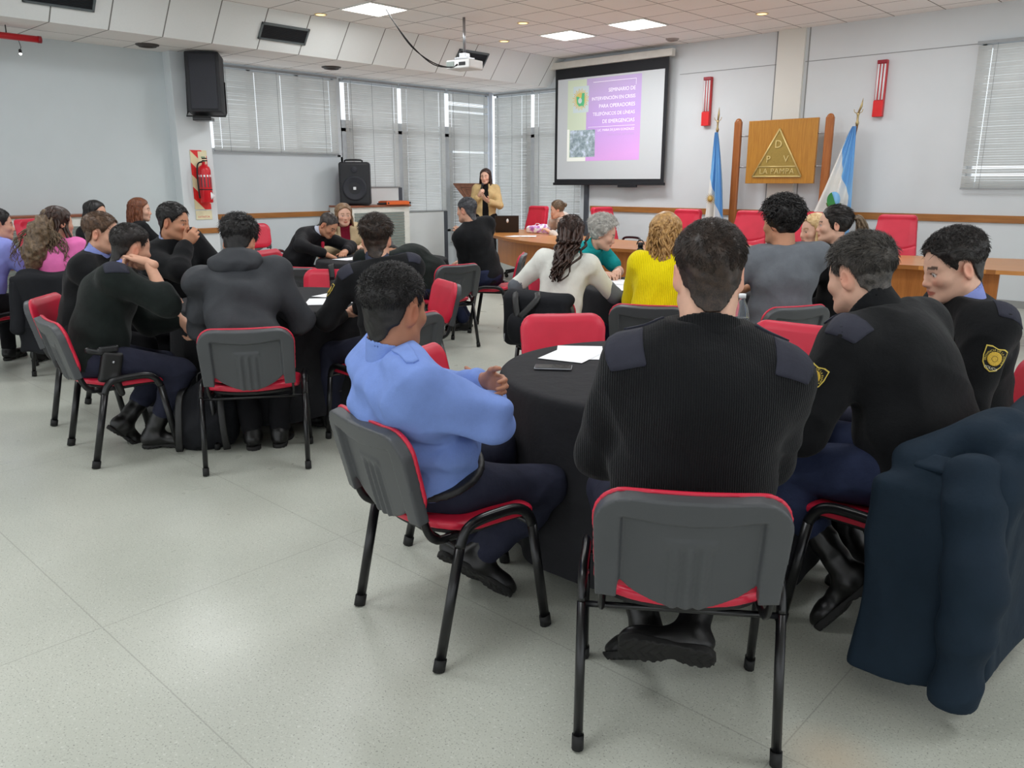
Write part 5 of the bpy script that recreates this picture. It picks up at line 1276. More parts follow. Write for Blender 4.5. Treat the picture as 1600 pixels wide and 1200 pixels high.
# ------------------------------------------------------------------ round tables under black cloths
m_clothb = cloth('black_tablecloth', (36, 36, 39), .8, 700, .2, .12); m_tbl = wood('table_top_wood', (150, 110, 70), (120, 84, 50))
def round_table(c, r, label, clabel, seed, hem=.10):
    t = thing('round_table', label, 'table', (c[0], c[1], 0), 0, 'round tables')
    MB().lathe([(0, .715), (r-.02, .715), (r-.012, .722), (r-.012, .738), (r-.02, .744), (0, .744)], 48).build('tabletop', m_tbl, t)
    MB().lathe([(.04, .03), (.04, .715)], 16).build('pedestal', m_steel, t)
    for i in range(4):
        a = i*PI/2+.4; MB().tube([(.03*math.cos(a), .03*math.sin(a), .10), (.2*math.cos(a), .2*math.sin(a), .06), (.38*math.cos(a), .38*math.sin(a), .012)], .016).build('foot', m_steel, t)
    rg = np.random.default_rng(seed); ph = rg.uniform(0, 6.28, 4); nA, V, F = 160, [], []
    prof = [(0, .749), (r*.3, .749), (r*.6, .749), (r*.85, .749), (r*.96, .7488), (r-.004, .746), (r+.004, .738), (r+.008, .72)]+[(r+.01, .72-(.72-hem)*i/16) for i in range(1, 17)]
    for j, (rr, z) in enumerate(prof):
        d = max(0, (.73-z)/.63)
        for i in range(nA):
            a = 2*PI*i/nA; w = math.sin(9*a+ph[0])+.6*math.sin(14*a+ph[1]+.7*math.sin(3*a))+.5*math.sin(5*a+ph[2])
            q = rr+d**.8*(.022+.030*w*(.5+.5*math.sin(2*a+ph[3])**2)+.02*d)
            zz = z+(d*.012*math.sin(6*a+ph[1]) if z < .3 else 0)
            if rr == 0: q = 0
            V.append((q*math.cos(a), q*math.sin(a), zz))
    for j in range(len(prof)-1):
        for i in range(nA): F.append((j*nA+i, j*nA+(i+1) % nA, (j+1)*nA+(i+1) % nA, (j+1)*nA+i))
    o = link_mesh('tablecloth', np_mesh('tablecloth', V, F), m_clothb, None, (c[0], c[1], 0)); tag(o, clabel, 'tablecloth', 'black tablecloths'); return t
round_table(T1, .655, 'round table nearest the camera, under the cloth with a phone on it', 'black cloth on the round table nearest the camera', 1)
round_table(T2, .66, 'round table of the men in dark jumpers at the left', 'black cloth on the left table, in front of the hooded man', 2)
round_table(T3, .66, 'round table in the middle distance, where the suited man bends over', 'black cloth on the middle table beside the blonde woman', 3)
round_table(T4, .66, 'round table between the teal shirt and the yellow jumper', 'black cloth under the papers of the person in teal', 4)
round_table((-8.05, 3.0), .66, 'round table furthest left, behind the pink top', 'black cloth on the table furthest left', 5)
# things lying on the cloths
m_paper = plain('white_paper', (240, 241, 243), .7, var=.01); m_glassd = plain('phone_glass', (14, 15, 18), .08, spec=.7); m_alu = plain('phone_edge', (150, 152, 158), .3, .8)
def paper(x, y, rz, label, z=.751, w=.21, h=.297, lift=.0, group='sheets of paper'):
    n = 6; mb = MB().grid(lambda u, v: ((u-.5)*w, (v-.5)*h, .0005+lift*(max(0, u-.5)*2)**2+.002*math.sin(v*5+x*9)*lift*10), n, n)
    o = mb.build('paper_sheet', m_paper, None, (x, y, z), rz); return tag(o, label, 'paper', group)
def phone(x, y, rz, label, z=.751):
    t = thing('phone', label, 'phone', (x, y, z), rz, 'mobile phones')
    MB().box(-.037, .037, -.078, .078, .0, .009, .004).build('case', m_alu, t); MB().box(-.034, .034, -.075, .075, .0085, .0098, .001).build('screen', m_glassd, t)
    MB().box(-.025, -.008, .05, .07, -.0005, .0005).build('camera_bump', m_glassd, t)
paper(-2.19, 2.76, R(15), 'white sheet on the near table lying over the other sheet', .7525); paper(-2.20, 2.82, R(38), 'white sheet on the near table under the other sheet', .751)
phone(-2.08, 2.49, R(-54), 'mobile phone lying beside the white sheets on the near table')
paper(-4.42, 2.95, R(50), 'white sheet on the left table nearest the middle officer'); paper(-4.62, 3.20, R(20), 'white curled sheet at the far edge of the left table', .7525, lift=.02); paper(-4.35, 3.10, R(70), 'white sheet on the left table, top one of the pair', .7535)
paper(-6.85, 5.10, R(30), 'white sheet on the middle table in front of the suited man'); paper(-6.55, 5.35, R(70), 'white sheet on the middle table before the blonde woman', .752); paper(-6.75, 4.85, R(10), 'white sheet at the near edge of the middle table', .753)
phone(-6.35, 4.85, R(40), 'black phone lying at the near edge of the middle table'); 
t = thing('notebook', 'small maroon notebook beside the sheets on the middle table', 'notebook', (-6.62, 5.55, .753), R(30))
MB().box(-.075, .075, -.105, .105, .0, .012, .003).build('cover', plain('maroon_cover', (96, 30, 40), .5), t); MB().box(-.072, .073, -.102, .102, .003, .009).build('pages', m_paper, t)
for i, (x, y, a) in enumerate(((-3.55, 4.98, 20), (-3.42, 4.80, 60), (-3.62, 5.12, 5), (-3.35, 5.05, 40))): paper(x, y, R(a), ['sheet under the forearm of the person in teal', 'sheet nearest the yellow jumper on the front table', 'sheet furthest left on the front table', 'topmost sheet of the spread on the front table'][i], .751+.001*i)
m_bottle = plain('black_bottle', (16, 17, 19), .3); 
def bottle(x, y, z, label, body, cap, h=.24, r=.035, loop=True):
    t = thing('water_bottle', label, 'bottle', (x, y, z), 0, 'bottles on the tables')
    MB().lathe([(0, 0), (r*.95, 0), (r, .01), (r, h*.68), (r*.8, h*.78), (r*.5, h*.84), (r*.5, h*.86)], 20).build('body', body, t)
    MB().lathe([(0, h*.85), (r*.58, h*.85), (r*.58, h*.98), (r*.4, h), (0, h)], 16).build('cap', cap, t)
    if loop: MB().tube([(r*.9*math.cos(a), 0, h*.93+r*1.0*math.sin(a)) for a in [i*PI/8 for i in range(9)]], .005, 6).build('carry_loop', cap, t)
bottle(-3.72, 5.54, .75, 'black water bottle with a carry loop beside the yellow jumper', m_bottle, m_bottle, .28, .038)
def clearmat():
    t = NT('clear_bottle_plastic'); t.b.inputs['Transmission Weight'].default_value = .85; t.set(Roughness=.08, IOR=1.2); t.base((.85, .92, .95, 1)); return t.m
m_clear = clearmat(); m_cola = plain('dark_drink', (22, 16, 16), .15)
t = thing('soda_bottle', 'clear bottle of dark drink at the far rim of the near table', 'bottle', (-1.70, 3.37, .75), 0, 'bottles on the tables')
MB().lathe([(0, 0), (.036, 0), (.038, .02), (.036, .10), (.038, .15), (.030, .19), (.014, .23), (.014, .24)], 20).build('body', m_clear, t); MB().lathe([(0, .004), (.034, .004), (.035, .15), (0, .15)], 18).build('drink', m_cola, t); MB().lathe([(0, .24), (.016, .24), (.016, .26), (0, .26)], 14).build('cap', m_paper, t)
bottle(-3.50, 8.25, .75, 'clear bottle with a blue cap on the wooden desk behind the bearded man', m_clear, plain('blue_cap', (40, 70, 190), .4), .25, .034, False)
MBx = MB().lathe([(.0352, .08), (.0352, .15)], 20, cap=False); o = MBx.build('bottle_label', plain('purple_label', (84, 70, 190), .5), [q for q in COL.objects if q.name.startswith('water_bottle') and q.type == 'EMPTY'][-1])

# ------------------------------------------------------------------ big wooden desk with its executive chairs
m_desk = wood('desk_oak_veneer', (206, 142, 76), (174, 110, 52), (1, 10, 10), .28); m_deskp = wood('desk_panel_oak', (190, 120, 58), (158, 92, 38), (9, 9, .8), .35); m_edge = plain('desk_edge_band', (150, 92, 40), .4)
def desk():
    t = thing('conference_desk', 'long curved wooden desk at the front of the room', 'desk', (-4.9, 8.6, 0))
    ox, oy = -4.9, 8.6
    fr = [(-9.25, 9.10), (-8.49, 8.66), (-7.70, 8.20), (-7.04, 7.93), (-6.3, 7.80), (-5.46, 7.82), (-4.4, 7.90), (-3.4, 7.98), (-2.56, 8.05), (-1.7, 8.12), (-1.10, 8.32), (-.82, 8.75)]
    bk = [(-.86, 9.2), (-1.2, 9.5), (-1.8, 9.52), (-2.9, 9.12), (-4.0, 9.05), (-5.0, 9.02), (-6.0, 9.02), (-6.7, 9.18), (-7.5, 9.45), (-8.4, 9.85), (-9.0, 10.05), (-9.4, 9.6)]
    P = [Vector((x-ox, y-oy, 0)) for x, y in fr]; Q = [Vector((x-ox, y-oy, 0)) for x, y in bk]
    ring = [tuple(v) for v in smooth_pts(P, 4)]+[tuple(v) for v in smooth_pts(Q, 4)]
    MB().poly([(x, y, .712) for x, y, _ in ring], thick=(0, 0, .036)).build('desktop', m_desk, t)
    ctr = Vector((0, 0, 0)); sm = smooth_pts([Vector((x-ox, y-oy, 0)) for x, y in fr[1:-2]], 5)
    inset = [v+Vector((.0, .16, 0)) for v in sm]
    cut = [i for i, v in enumerate(inset) if v.x+ox < -7.0]
    k = cut[-1]
    def panel(pts, name):
        m = MB()
        for a, b in zip(pts, pts[1:]):
            m.poly([(a.x, a.y, .34), (b.x, b.y, .34), (b.x, b.y, .712), (a.x, a.y, .712)], thick=(0, .025, 0))
        m.build(name, m_deskp, t)
    panel(inset[:k+1], 'side_panel'); panel(inset[k:], 'front_panel')
    for x, y in ((-8.2, 9.2), (-6.4, 8.55), (-4.4, 8.55), (-2.3, 8.7)):
        MB().box(x-ox-.03, x-ox+.03, y-oy-.22, y-oy+.22, 0, .712, .006).build('leg', m_deskp, t)
    e = MB()
    for a, b in zip(sm, sm[1:]): e.poly([(a.x, a.y-.004, .712), (b.x, b.y-.004, .712), (b.x, b.y-.004, .75), (a.x, a.y-.004, .75)], thick=(0, .004, 0))
    e.build('edge_band', m_edge, t)
desk()
def exec_chair():
    t = thing('executive_chair', 'x', 'chair')
    def back():
        s = Sdf()
        def f(P):
            x, y, z = P[..., 0], P[..., 1], P[..., 2]; yb = -.26-(z-.45)*.22+.10*x*x*1.5; w = y-yb
            hw = .262-.05*np.clip((z-.62)/.5, 0, 1); o = rr_sd(x, z, hw, .47, 1.13, .05)
            roll = .018*np.exp(-((z-1.11)/.03)**2); seam = .012*np.exp(-((z-(.78-.06*np.cos(x*6)))/.008)**2)
            return np.maximum(o, np.maximum(w-.035-roll+seam-.012*np.clip(-o/.08, 0, 1), -.035-w))
        s.fn((-.29, -.55, .44), (.29, -.10, 1.16), f, 0); return s
    sdf_obj('backrest', back(), .010, m_red, t)
    s = Sdf(); s.box((0, .0, .46), (.26, .25, .055), .045, 0); sdf_obj('seat', s, .012, m_red, t)
    for q in (-1, 1):
        MB().tube(smooth_pts([(.27*q, -.2, .50), (.30*q, -.2, .62), (.30*q, -.12, .66), (.30*q, .12, .66), (.29*q, .17, .60), (.27*q, .17, .45)], 4), .018, 8).build('armrest', m_steel, t)
    MB().tube([(0, 0, .12), (0, 0, .41)], .03, 12).build('gas_lift', m_steel, t)
    for i in range(5):
        a = i*2*PI/5+.3; sp = MB().tube([(.03*math.cos(a), .03*math.sin(a), .12), (.29*math.cos(a), .29*math.sin(a), .075)], [.022, .016], 8).build('base_spoke', m_steel, t)
        MB().sphere((.29*math.cos(a), .29*math.sin(a), .032), (.032, .032, .032), u=10, v=8).build('castor', m_foot, sp)
    return t
ec = None
for (x, y, rz, lb) in ((-8.92, 9.80, 172, 'red executive chair to the left of the woman in cream fleece'), (-7.35, 10.35, 262, 'red executive chair seen edge-on below the right end of the screen'), (-6.22, 10.05, 178, 'red executive chair directly left of the first flag'),
        (-5.22, 10.1, 182, 'red executive chair in front of the wooden emblem frame'), (-4.48, 10.15, 178, 'red executive chair mostly hidden behind the blonde woman and the ponytail'), (-3.22, 9.95, 188, 'red executive chair furthest right behind the desk'),
        (-9.36, 3.10, 307, 'red high-backed chair beside the mint green bag at the far left table'), (-9.13, 3.72, 354, 'red high-backed chair under the woman with long auburn hair')):
    if ec is None: ec = exec_chair(); o = ec
    else: o = copy_tree(ec)
    o['label'] = lb; o['group'] = 'red executive chairs'; o.location = (x, y, 0); o.rotation_euler = (0, 0, R(rz))
# laptop, papers, magazines on the desk
t = thing('laptop', 'open black laptop with a sticker on its lid, at the left end of the desk', 'laptop', (-8.66, 9.20, .75), R(42))
MB().box(-.185, .185, -.0, .25, 0, .018, .006).build('base', m_glassd, t)
ld = MB().box(-.185, .185, -.006, .006, 0, .25, .005, M=Matrix.Translation((0, -.004, .016)) @ Matrix.Rotation(R(14), 4, 'X')).build('lid', plain('laptop_lid', (20, 20, 22), .35), t)
st = MB().lathe([(0, -.001), (.024, -.001), (.024, .001), (0, .001)], 18, M=Matrix.Translation((0, -.004, .016)) @ Matrix.Rotation(R(14), 4, 'X') @ Matrix.Translation((.01, -.007, .17)) @ Matrix.Rotation(R(90), 4, 'X') @ Matrix.Diagonal((.8, 1.4, 1, 1))).build('sticker', plain('sticker_white', (226, 224, 222), .5), ld)
paper(-7.95, 8.62, R(10), 'white sheet on the desk right of the laptop', .7505); paper(-7.8, 8.75, R(40), 'white sheet on the desk, half over the other sheet by the laptop', .752)
t = thing('paper_bag', 'white bag with purple flowers on the desk behind the laptop', 'bag', (-8.2, 9.45, .75), R(20))
s = Sdf(); s.box((0, 0, .05), (.19, .10, .05), .04, 0); s.ell((.08, 0, .09), (.09, .08, .05), .04); s.disp = folds(.012, 26, 4, .006)
def flower_mat():
    q = NT('flower_print'); v = q.coord(); n = q.noise(v, 16, 2); q.base(q.ramp(n, [(.45, srgb(236, 234, 240)), (.55, srgb(206, 150, 204)), (.66, srgb(168, 104, 176))])); q.set(Roughness=.6); return q.m
sdf_obj('bag_body', s, .010, flower_mat(), t); MB().tube([(-.10, 0, .09), (-.07, .02, .14), (-.02, .02, .14), (.0, 0, .10)], .005, 6).build('handle', m_paper, t)
# ------------------------------------------------------------------ front wall: screen, emblem, flags, lamps
m_black = plain('screen_black_border', (20, 22, 28), .7); m_case = plain('screen_case', (216, 214, 206), .4)
sy = WY-.16; sx0, sx1 = -9.42, -7.16; sz0, sz1 = 1.49, 3.35
t = thing('projection_screen', 'pull-down projection screen showing a purple slide on the front wall', 'screen', ((sx0+sx1)/2, sy, sz0))
ox = (sx0+sx1)/2
MB().box(sx0-ox-.10, sx1-ox+.08, -.05, .05, sz1-sz0+.03, sz1-sz0+.14, .012).build('casing', m_case, t)
MB().box(sx0-ox, sx1-ox, .0, .006, 0, sz1-sz0+.04).build('border', m_black, t)
MB().box(sx0-ox-.02, sx1-ox+.02, -.018, .02, -.03, .012, .006).build('weight_bar', m_black, t)
fab = MB().box(sx0-ox+.06, sx1-ox-.06, -.004, 0, .07, 1.72).build('fabric', emis('screen_fabric', (206, 212, 216), .06, (204, 209, 212)), t)  # faint glow put into the fabric in place of projected light
MB().box(.25, .62, -.02, .02, -.065, -.03, .006).build('pull_handle', m_black, t)
# the projected slide: projector light painted as a faintly glowing flat picture
U0, U1, W0, W1 = -.85, .65, .37, 1.69
def slide_box(u0, u1, v0, v1, mat, dy, name='slide_block', par=None):
    return MB().box(U0+(U1-U0)*u0, U0+(U1-U0)*u1, -.004-dy, -.0038-dy, W0+(W1-W0)*v0, W0+(W1-W0)*v1).build(name, mat, par or slide)
def purple():
    q = NT('slide_purple'); v = q.coord(); sp = q.n('ShaderNodeSeparateXYZ'); q.l(v, sp.inputs[0])
    f_ = q.math('ADD', q.math('MULTIPLY', sp.outputs[2], -.75), q.math('MULTIPLY', sp.outputs[0], .15)); f_ = q.math('ADD', f_, 1.25)
    c = q.ramp(f_, [(.0, srgb(196, 176, 218)), (.5, srgb(198, 164, 228)), (.95, srgb(222, 168, 232))]); q.base(c); q.l(c, q.b.inputs['Emission Color']); q.b.inputs['Emission Strength'].default_value = .12; q.set(Roughness=.8); return q.m
slide = slide_box(0, 1, 0, 1, purple(), .0002, 'slide', t)
ec_ = lambda n, c, s_=.2: emis('slide_'+n, c, s_*.45, tuple(int(v*.93) for v in c))
slide_box(0, .27, 0, 1, ec_('green', (226, 240, 214)), .0006); slide_box(0, .27, .0, .045, ec_('white', (244, 248, 238), .6), .0010); slide_box(0, .03, 0, .4, ec_('white', (244, 248, 238), .6), .0009)
slide_box(.08, .30, .60, .92, ec_('logo_ground', (222, 238, 240)), .0010)
def photo_mat():
    q = NT('slide_photo'); v = q.coord(); n = q.noise(v, 9, 4, .7); c = q.ramp(n, [(.34, srgb(120, 138, 148)), (.5, srgb(160, 178, 186)), (.64, srgb(214, 226, 242))]); q.base(c); q.l(c, q.b.inputs['Emission Color']); q.b.inputs['Emission Strength'].default_value = .1; q.set(Roughness=.8); return q.m
slide_box(.04, .40, .05, .385, photo_mat(), .0014, 'slide_photo')
lc = Vector((U0+(U1-U0)*.185, -.0058, W0+(W1-W0)*.76))
sun = MB()
for i in range(32):
    a = 2*PI*i/32; d = Vector((math.cos(a), 0, math.sin(a))); n_ = Vector((-d.z, 0, d.x)); r0, r1 = .075, .155+.02*(i % 2)
    sun.poly([lc+d*r0+n_*.008, lc+d*r1+n_*.006, lc+d*r1-n_*.006, lc+d*r0-n_*.008])
sun.poly([lc+Vector((.105*math.cos(2*PI*i/24), -.0003, .105*math.sin(2*PI*i/24))) for i in range(24)]); sun.build('slide_sun', ec_('sun', (238, 214, 120)), slide)
mp = [(-.09, .05), (-.035, .045), (-.01, .02), (.02, .025), (.03, .10), (.085, .10), (.085, -.06), (.06, -.13), (.045, -.10), (-.03, -.11), (-.075, -.06)]
MB().poly([lc+Vector((x, -.0008, z)) for x, z in mp]).build('slide_province', ec_('map', (98, 206, 148)), slide)
MB().poly([lc+Vector((.04*math.cos(2*PI*i/20)-.01, -.0012, .045*math.sin(2*PI*i/20)-.02)) for i in range(20)]).build('slide_seal', ec_('seal', (232, 240, 236)), slide)
m_txt = ec_('text', (250, 246, 255), .75)
for i, (tx, sz) in enumerate((('SEMINARIO DE', .082), ('INTERVENCIÓN EN CRISIS', .076), ('PARA OPERADORES', .082), ('TELEFÓNICOS DE LÍNEAS', .076), ('DE EMERGENCIAS', .082), ('LIC. MARA DE JUAN GONZALEZ', .052))):
    z = W0+(W1-W0)*(.842-.092*i-(.012 if i == 5 else 0)); text_obj(tx, sz, m_txt, slide, Matrix.Translation((U1-.11, -.0052, z)) @ Matrix.Rotation(R(90), 4, 'X'), 'slide_text', align='RIGHT', space=.98)
text_obj('SANTA ROSA, SEPTIEMBRE', .045, ec_('faint', (204, 172, 226), .35), slide, Matrix.Translation((U1-.11, -.0052, W0+(W1-W0)*.31)) @ Matrix.Rotation(R(90), 4, 'X'), 'slide_text', align='RIGHT')
slide_box(.36, .93, .948, .953, m_txt, .0009, 'slide_line'); slide_box(.30, .93, .412, .416, m_txt, .0009, 'slide_line'); slide_box(.928, .932, .88, .953, m_txt, .0009, 'slide_line')
# wooden emblem frame
m_em = wood('emblem_oak', (196, 140, 52), (164, 106, 30), (16, 16, 1), .3); m_post = wood('post_cherry', (178, 108, 48), (146, 80, 30), (16, 16, 1), .35); m_brass = plain('brass_plate', (168, 142, 74), .42, .55, var=.1, scale=60); m_brassl = plain('brass_raised', (222, 200, 134), .4, .35)
ey = 11.12
t = thing('emblem_frame', 'wooden frame holding a square board with a brass triangle, against the front wall', 'emblem', (-5.18, ey, 0))
for q, a in ((-.68, 0), (.655, 1)):
    po = MB().box(q-.055, q+.055, -.03, .03, .03, 2.36, .02, 3).sphere((q, 0, 2.35), (.052, .029, .05)).build('post', m_post, t)
    for z in (1.72, 2.15): MB().tube([(q, 0, z), (q-math.copysign(.20, q), 0, z)], .010, 8).build('rod', m_chrome, po)
    MB().box(q-.06, q+.06, -.22, .22, 0, .06, .01).build('foot', m_post, t)
bd = MB().box(-.505, .505, -.02, .025, 1.49, 2.355, .004).build('board', m_em, t)
cx = -.03; tri = [(cx-.36, 1.585), (cx+.36, 1.585), (cx, 2.23)]
tr = MB().poly([(x, -.021, z) for x, z in tri], thick=(0, -.010, 0)).build('triangle_plate', m_brass, bd)
rim = MB()
for i in range(3):
    a, b = tri[i], tri[(i+1) % 3]; rim.tube([(a[0], -.032, a[1]), (b[0], -.032, b[1])], .012, 6)
rim.tube([(cx-.285, -.032, 1.72), (cx+.285, -.032, 1.72)], .009, 6); rim.build('raised_rim', m_brassl, bd)
for tx, sz, x, z in (('D', .15, 0, 2.02), ('P', .13, -.135, 1.82), ('V', .13, .125, 1.82), ('LA PAMPA', .105, 0, 1.655)):
    text_obj(tx, sz, m_brassl, bd, Matrix.Translation((cx+x, -.034, z)) @ Matrix.Rotation(R(90), 4, 'X'), 'raised_letters', extrude=.006, space=1.1)
# emergency lamps
m_lred = plain('lamp_red_plastic', (196, 24, 34), .35); m_tube = emis('lamp_tubes', (236, 238, 240), .12, (210, 212, 214))
for x, lb in ((-6.53, 'red emergency lamp on the wall just right of the screen'), (-4.0, 'red emergency lamp on the wall above the second flag')):
    t = thing('emergency_lamp', lb, 'lamp', (x, WY-.06, 2.34), 0, 'red emergency lamps')
    b = MB().box(-.062, .062, -.0, .055, 0, .70, .006).build('housing', m_lred, t); MB().box(-.062, .062, -.02, .0, 0, .20, .006).build('base_cover', plain('lamp_red_cover', (222, 28, 32), .4), t); MB().box(-.062, .062, -.018, .0, .655, .70, .006).build('top_cover', plain('lamp_dark_red', (150, 20, 40), .4), t)
    r_ = MB()
    for q in (-.04, .0, .04): r_.tube([(q, -.006, .21), (q, -.006, .65)], .012, 8)
    r_.build('tubes', m_tube, t)
# flags
def flag_mat(name, dirx):
    q = NT(name); v = q.coord('UV'); sp = q.n('ShaderNodeSeparateXYZ'); q.l(v, sp.inputs[0])
    a = q.math('LESS_THAN', sp.outputs[0], .34); b = q.math('GREATER_THAN', sp.outputs[0], .66); m = q.math('MAXIMUM', a, b)
    q.base(q.mix(m, srgb(232, 232, 226), srgb(112, 174, 226))); q.set(Roughness=.7); q.b.inputs['Sheen Weight'].default_value = .2
    n = q.noise(q.coord(scale=(30, 30, 4)), 4, 2); q.bump(n, .15, .01); return q.m
def flag(x, y, lean, label, v0, w0, seed, au):
    t = thing('flag', label, 'flag', (x, y, 0), 0, 'flags on poles')
    H = 2.22; top = Vector((lean, 0, H)); base = Vector((0, 0, .05))
    MB().tube([base, top], .016, 10).build('pole', wood('flag_pole_wood', (120, 80, 44), (90, 56, 28)), t)
    MB().lathe([(.0, 0), (.20, 0), (.20, .03), (.08, .06), (.03, .12), (0, .12)], 24).build('stand', m_brass, t)
    d = (top-base).normalized(); f_ = MB()
    f_.lathe([(.016, 0), (.024, .03), (.014, .06), (.014, .12), (.022, .14), (.012, .16)], 10, M=Matrix.Translation(top))
    f_.tube([top+Vector((0, 0, .15)), top+d*.24, top+d*.34], [.012, .016, .001], 8); f_.tube(smooth_pts([top+Vector((-.055, 0, .20)), top+Vector((-.045, 0, .165)), top+Vector((0, 0, .15)), top+Vector((.045, 0, .165)), top+Vector((.055, 0, .20))], 3), .005, 6)
    f_.build('spear_finial', plain('finial_brass', (176, 156, 112), .35, .7), t)
    me = bpy.data.meshes.new('flag_cloth'); bm = bmesh.new(); uv = bm.loops.layers.uv.new('UVMap'); nu, nv = 64, 40; L = 1.46; g = []
    for j in range(nv+1):
        v = j/nv; row = []; wd = (.05+(w0-.05)*min(1, v*1.15)**.9)
        for i in range(nu+1):
            u = i/nu; xx = (u-au)*wd+lean+(.02*math.sin(v*2.6)); fold = .05*min(1, v*2)*math.sin(u*PI*5+seed+v*1.2)+.02*math.sin(u*PI*9+v*2)
            row.append((bm.verts.new((xx, -.035+fold*.8, H-.01-v*L)), u, v))
        g.append(row)
    for j in range(nv):
        for i in range(nu):
            q = (g[j][i], g[j][i+1], g[j+1][i+1], g[j+1][i]); fc = bm.faces.new([p[0] for p in q]); fc.smooth = True
            for lp, p in zip(fc.loops, q):
                b_ = min(.86, max(0, (p[2]-v0)*1.7)); U_ = max(.42, .66+(p[1]-b_)*.9)-.3*min(1, max(0, (.16*min(1, max(0, (p[2]-.72)/.25))-p[1])/.04)); lp[uv].uv = (min(1, max(0, U_)), p[2])
    bm.to_mesh(me); bm.free(); return t, link_mesh('flag_cloth', me, flag_mat('flag_stripes', 1), t), lean
t1, fc1, ln = flag(-6.17, 10.95, .07, 'light blue and white flag with a golden sun, left of the wooden emblem', .34, .36, .4, .42)
mm = MB(); cc = Vector((.085, -.12, 1.27))
for i in range(16):
    a = 2*PI*i/16; d = Vector((math.cos(a), 0, math.sin(a))); n_ = Vector((-d.z, 0, d.x)); mm.poly([cc+d*.03+n_*.008, cc+d*.085, cc+d*.03-n_*.008], thick=(0, .004, 0))
mm.lathe([(0, 0), (.04, 0), (.034, .01), (0, .014)], 20, M=Matrix.Translation(cc) @ Matrix.Rotation(R(90), 4, 'X')); mm.build('sun_emblem', plain('sun_gold', (178, 146, 70), .5), fc1)
t2, fc2, ln = flag(-4.42, 11.0, .30, 'light blue and white flag with a green coat of arms, right of the wooden emblem', .10, .60, 1.4, .92)
mm = MB(); cc = Vector((.15, -.15, 1.28)); M = Matrix.Translation(cc) @ Matrix.Rotation(R(90), 4, 'X')
a_ = MB().lathe([(0, 0), (.085, 0), (.085, .006), (0, .010)], 24, M=M @ Matrix.Diagonal((1, 1.25, 1, 1))).build('coat_of_arms', plain('arms_blue', (120, 178, 222), .6), fc2)
MB().poly([(cc.x+.083*math.cos(a), -.172, cc.z+.103*math.sin(a)) for a in [R(110+i*14) for i in range(15)]], thick=(0, .003, 0)).build('arms_green', plain('arms_green', (48, 132, 64), .6), a_)
MB().tube([(cc.x+.098*math.cos(a), -.15, cc.z+.122*math.sin(a)) for a in [R(200+i*14) for i in range(11)]], .010, 6).build('laurel', plain('arms_laurel', (96, 116, 60), .6), a_)
# ------------------------------------------------------------------ side of the windows: speakers, cabinet, lectern, extinguisher, heater
m_spk = plain('speaker_black', (26, 28, 33), .55, var=.08, scale=30); m_grille = plain('speaker_grille', (36, 38, 46), .6, var=.25, scale=160, bump=.3)
t = thing('hanging_loudspeaker', 'black loudspeaker hung from the ceiling in front of the white column', 'loudspeaker', (-10.36, 5.33, 2.36), R(52))
Mt = Matrix.Translation((0, 0, .37)) @ Matrix.Rotation(R(-6), 4, 'X') @ Matrix.Translation((0, 0, -.37))
MB().box(-.21, .21, -.17, .17, 0, .74, .02, 2, M=Mt).build('cabinet', m_spk, t); MB().box(-.16, .17, -.186, -.168, .03, .71, .01, M=Mt).build('grille', m_grille, t)
MB().tube([(-.235, .0, .40), (-.24, -.05, .02), (-.24, -.14, -.03), (.24, -.14, -.03), (.24, -.05, .02), (.235, 0, .40)], .010, 8).box(-.18, .05, -.1, .12, -.08, -.035, .006).build('cradle', m_steel, t); MB().tube([(0, 0, .70), (0, .02, .77)], .006, 6).build('hanger', m_steel, t)
t = thing('loudspeaker', 'black portable loudspeaker standing on the cabinet by the left wall', 'loudspeaker', (-10.72, 7.88, 1.155), R(50))
s = Sdf(); s.box((0, 0, .33), (.24, .18, .33), .04, 0); sdf_obj('cabinet', s, .012, m_spk, t)
MB().lathe([(.0, .0), (.05, .0), (.16, .03), (.185, .035), (.19, .0)], 32, cap=False, M=Matrix.Translation((0, -.168, .26)) @ Matrix.Rotation(R(90), 4, 'X')).build('woofer', m_grille, t)
MB().lathe([(0, .02), (.03, .01), (.05, .012), (.055, .0)], 24, cap=False, M=Matrix.Translation((0, -.172, .54)) @ Matrix.Rotation(R(90), 4, 'X')).build('tweeter', m_grille, t)
MB().box(-.022, .022, -.19, -.178, .238, .282, .004).build('logo_plate', plain('logo_white', (226, 228, 230), .4), t); MB().tube(smooth_pts([(-.15, 0, .655), (-.13, 0, .69), (.10, 0, .69), (.12, 0, .655)], 3), .014, 8).build('handle', m_steel, t)
def louvre_unit(name, label, loc, w, d, h, col, topm, sides):
    t = thing(name, label, 'cabinet', loc, 0)
    MB().box(-d, 0, -w/2, w/2, .05, h-.03, .004).build('body', m_white, t); MB().box(-d, .03, -w/2-.02, w/2+.02, h-.03, h, .006).build('top', topm, t)
    m = MB(); n = int((h-.2)/.045)
    for i in range(n): z = .10+i*.045; m.box(.0, .014, -w/2+sides, w/2-sides, z, z+.034, .003)
    m.build('louvre_panel', col, t); MB().box(-d+.02, -.02, -w/2+.02, w/2-.02, 0, .05).build('plinth', m_foot, t); return t
m_louv = plain('louvre_green_grey', (128, 138, 132), .5); m_ctop = wood('cabinet_top', (150, 92, 66), (122, 70, 48), (14, 1, 14), .35)
louvre_unit('louvred_cabinet', 'low cabinet with a grey louvred front under the standing loudspeaker', (-10.55, 8.21, 0), 1.24, .48, 1.15, m_louv, m_ctop, .12)
louvre_unit('convector_cover', 'low louvred convector cover along the left wall behind the pink top', (-10.55, 3.1, 0), 1.5, .24, 1.13, m_louv, m_ctop, .04)
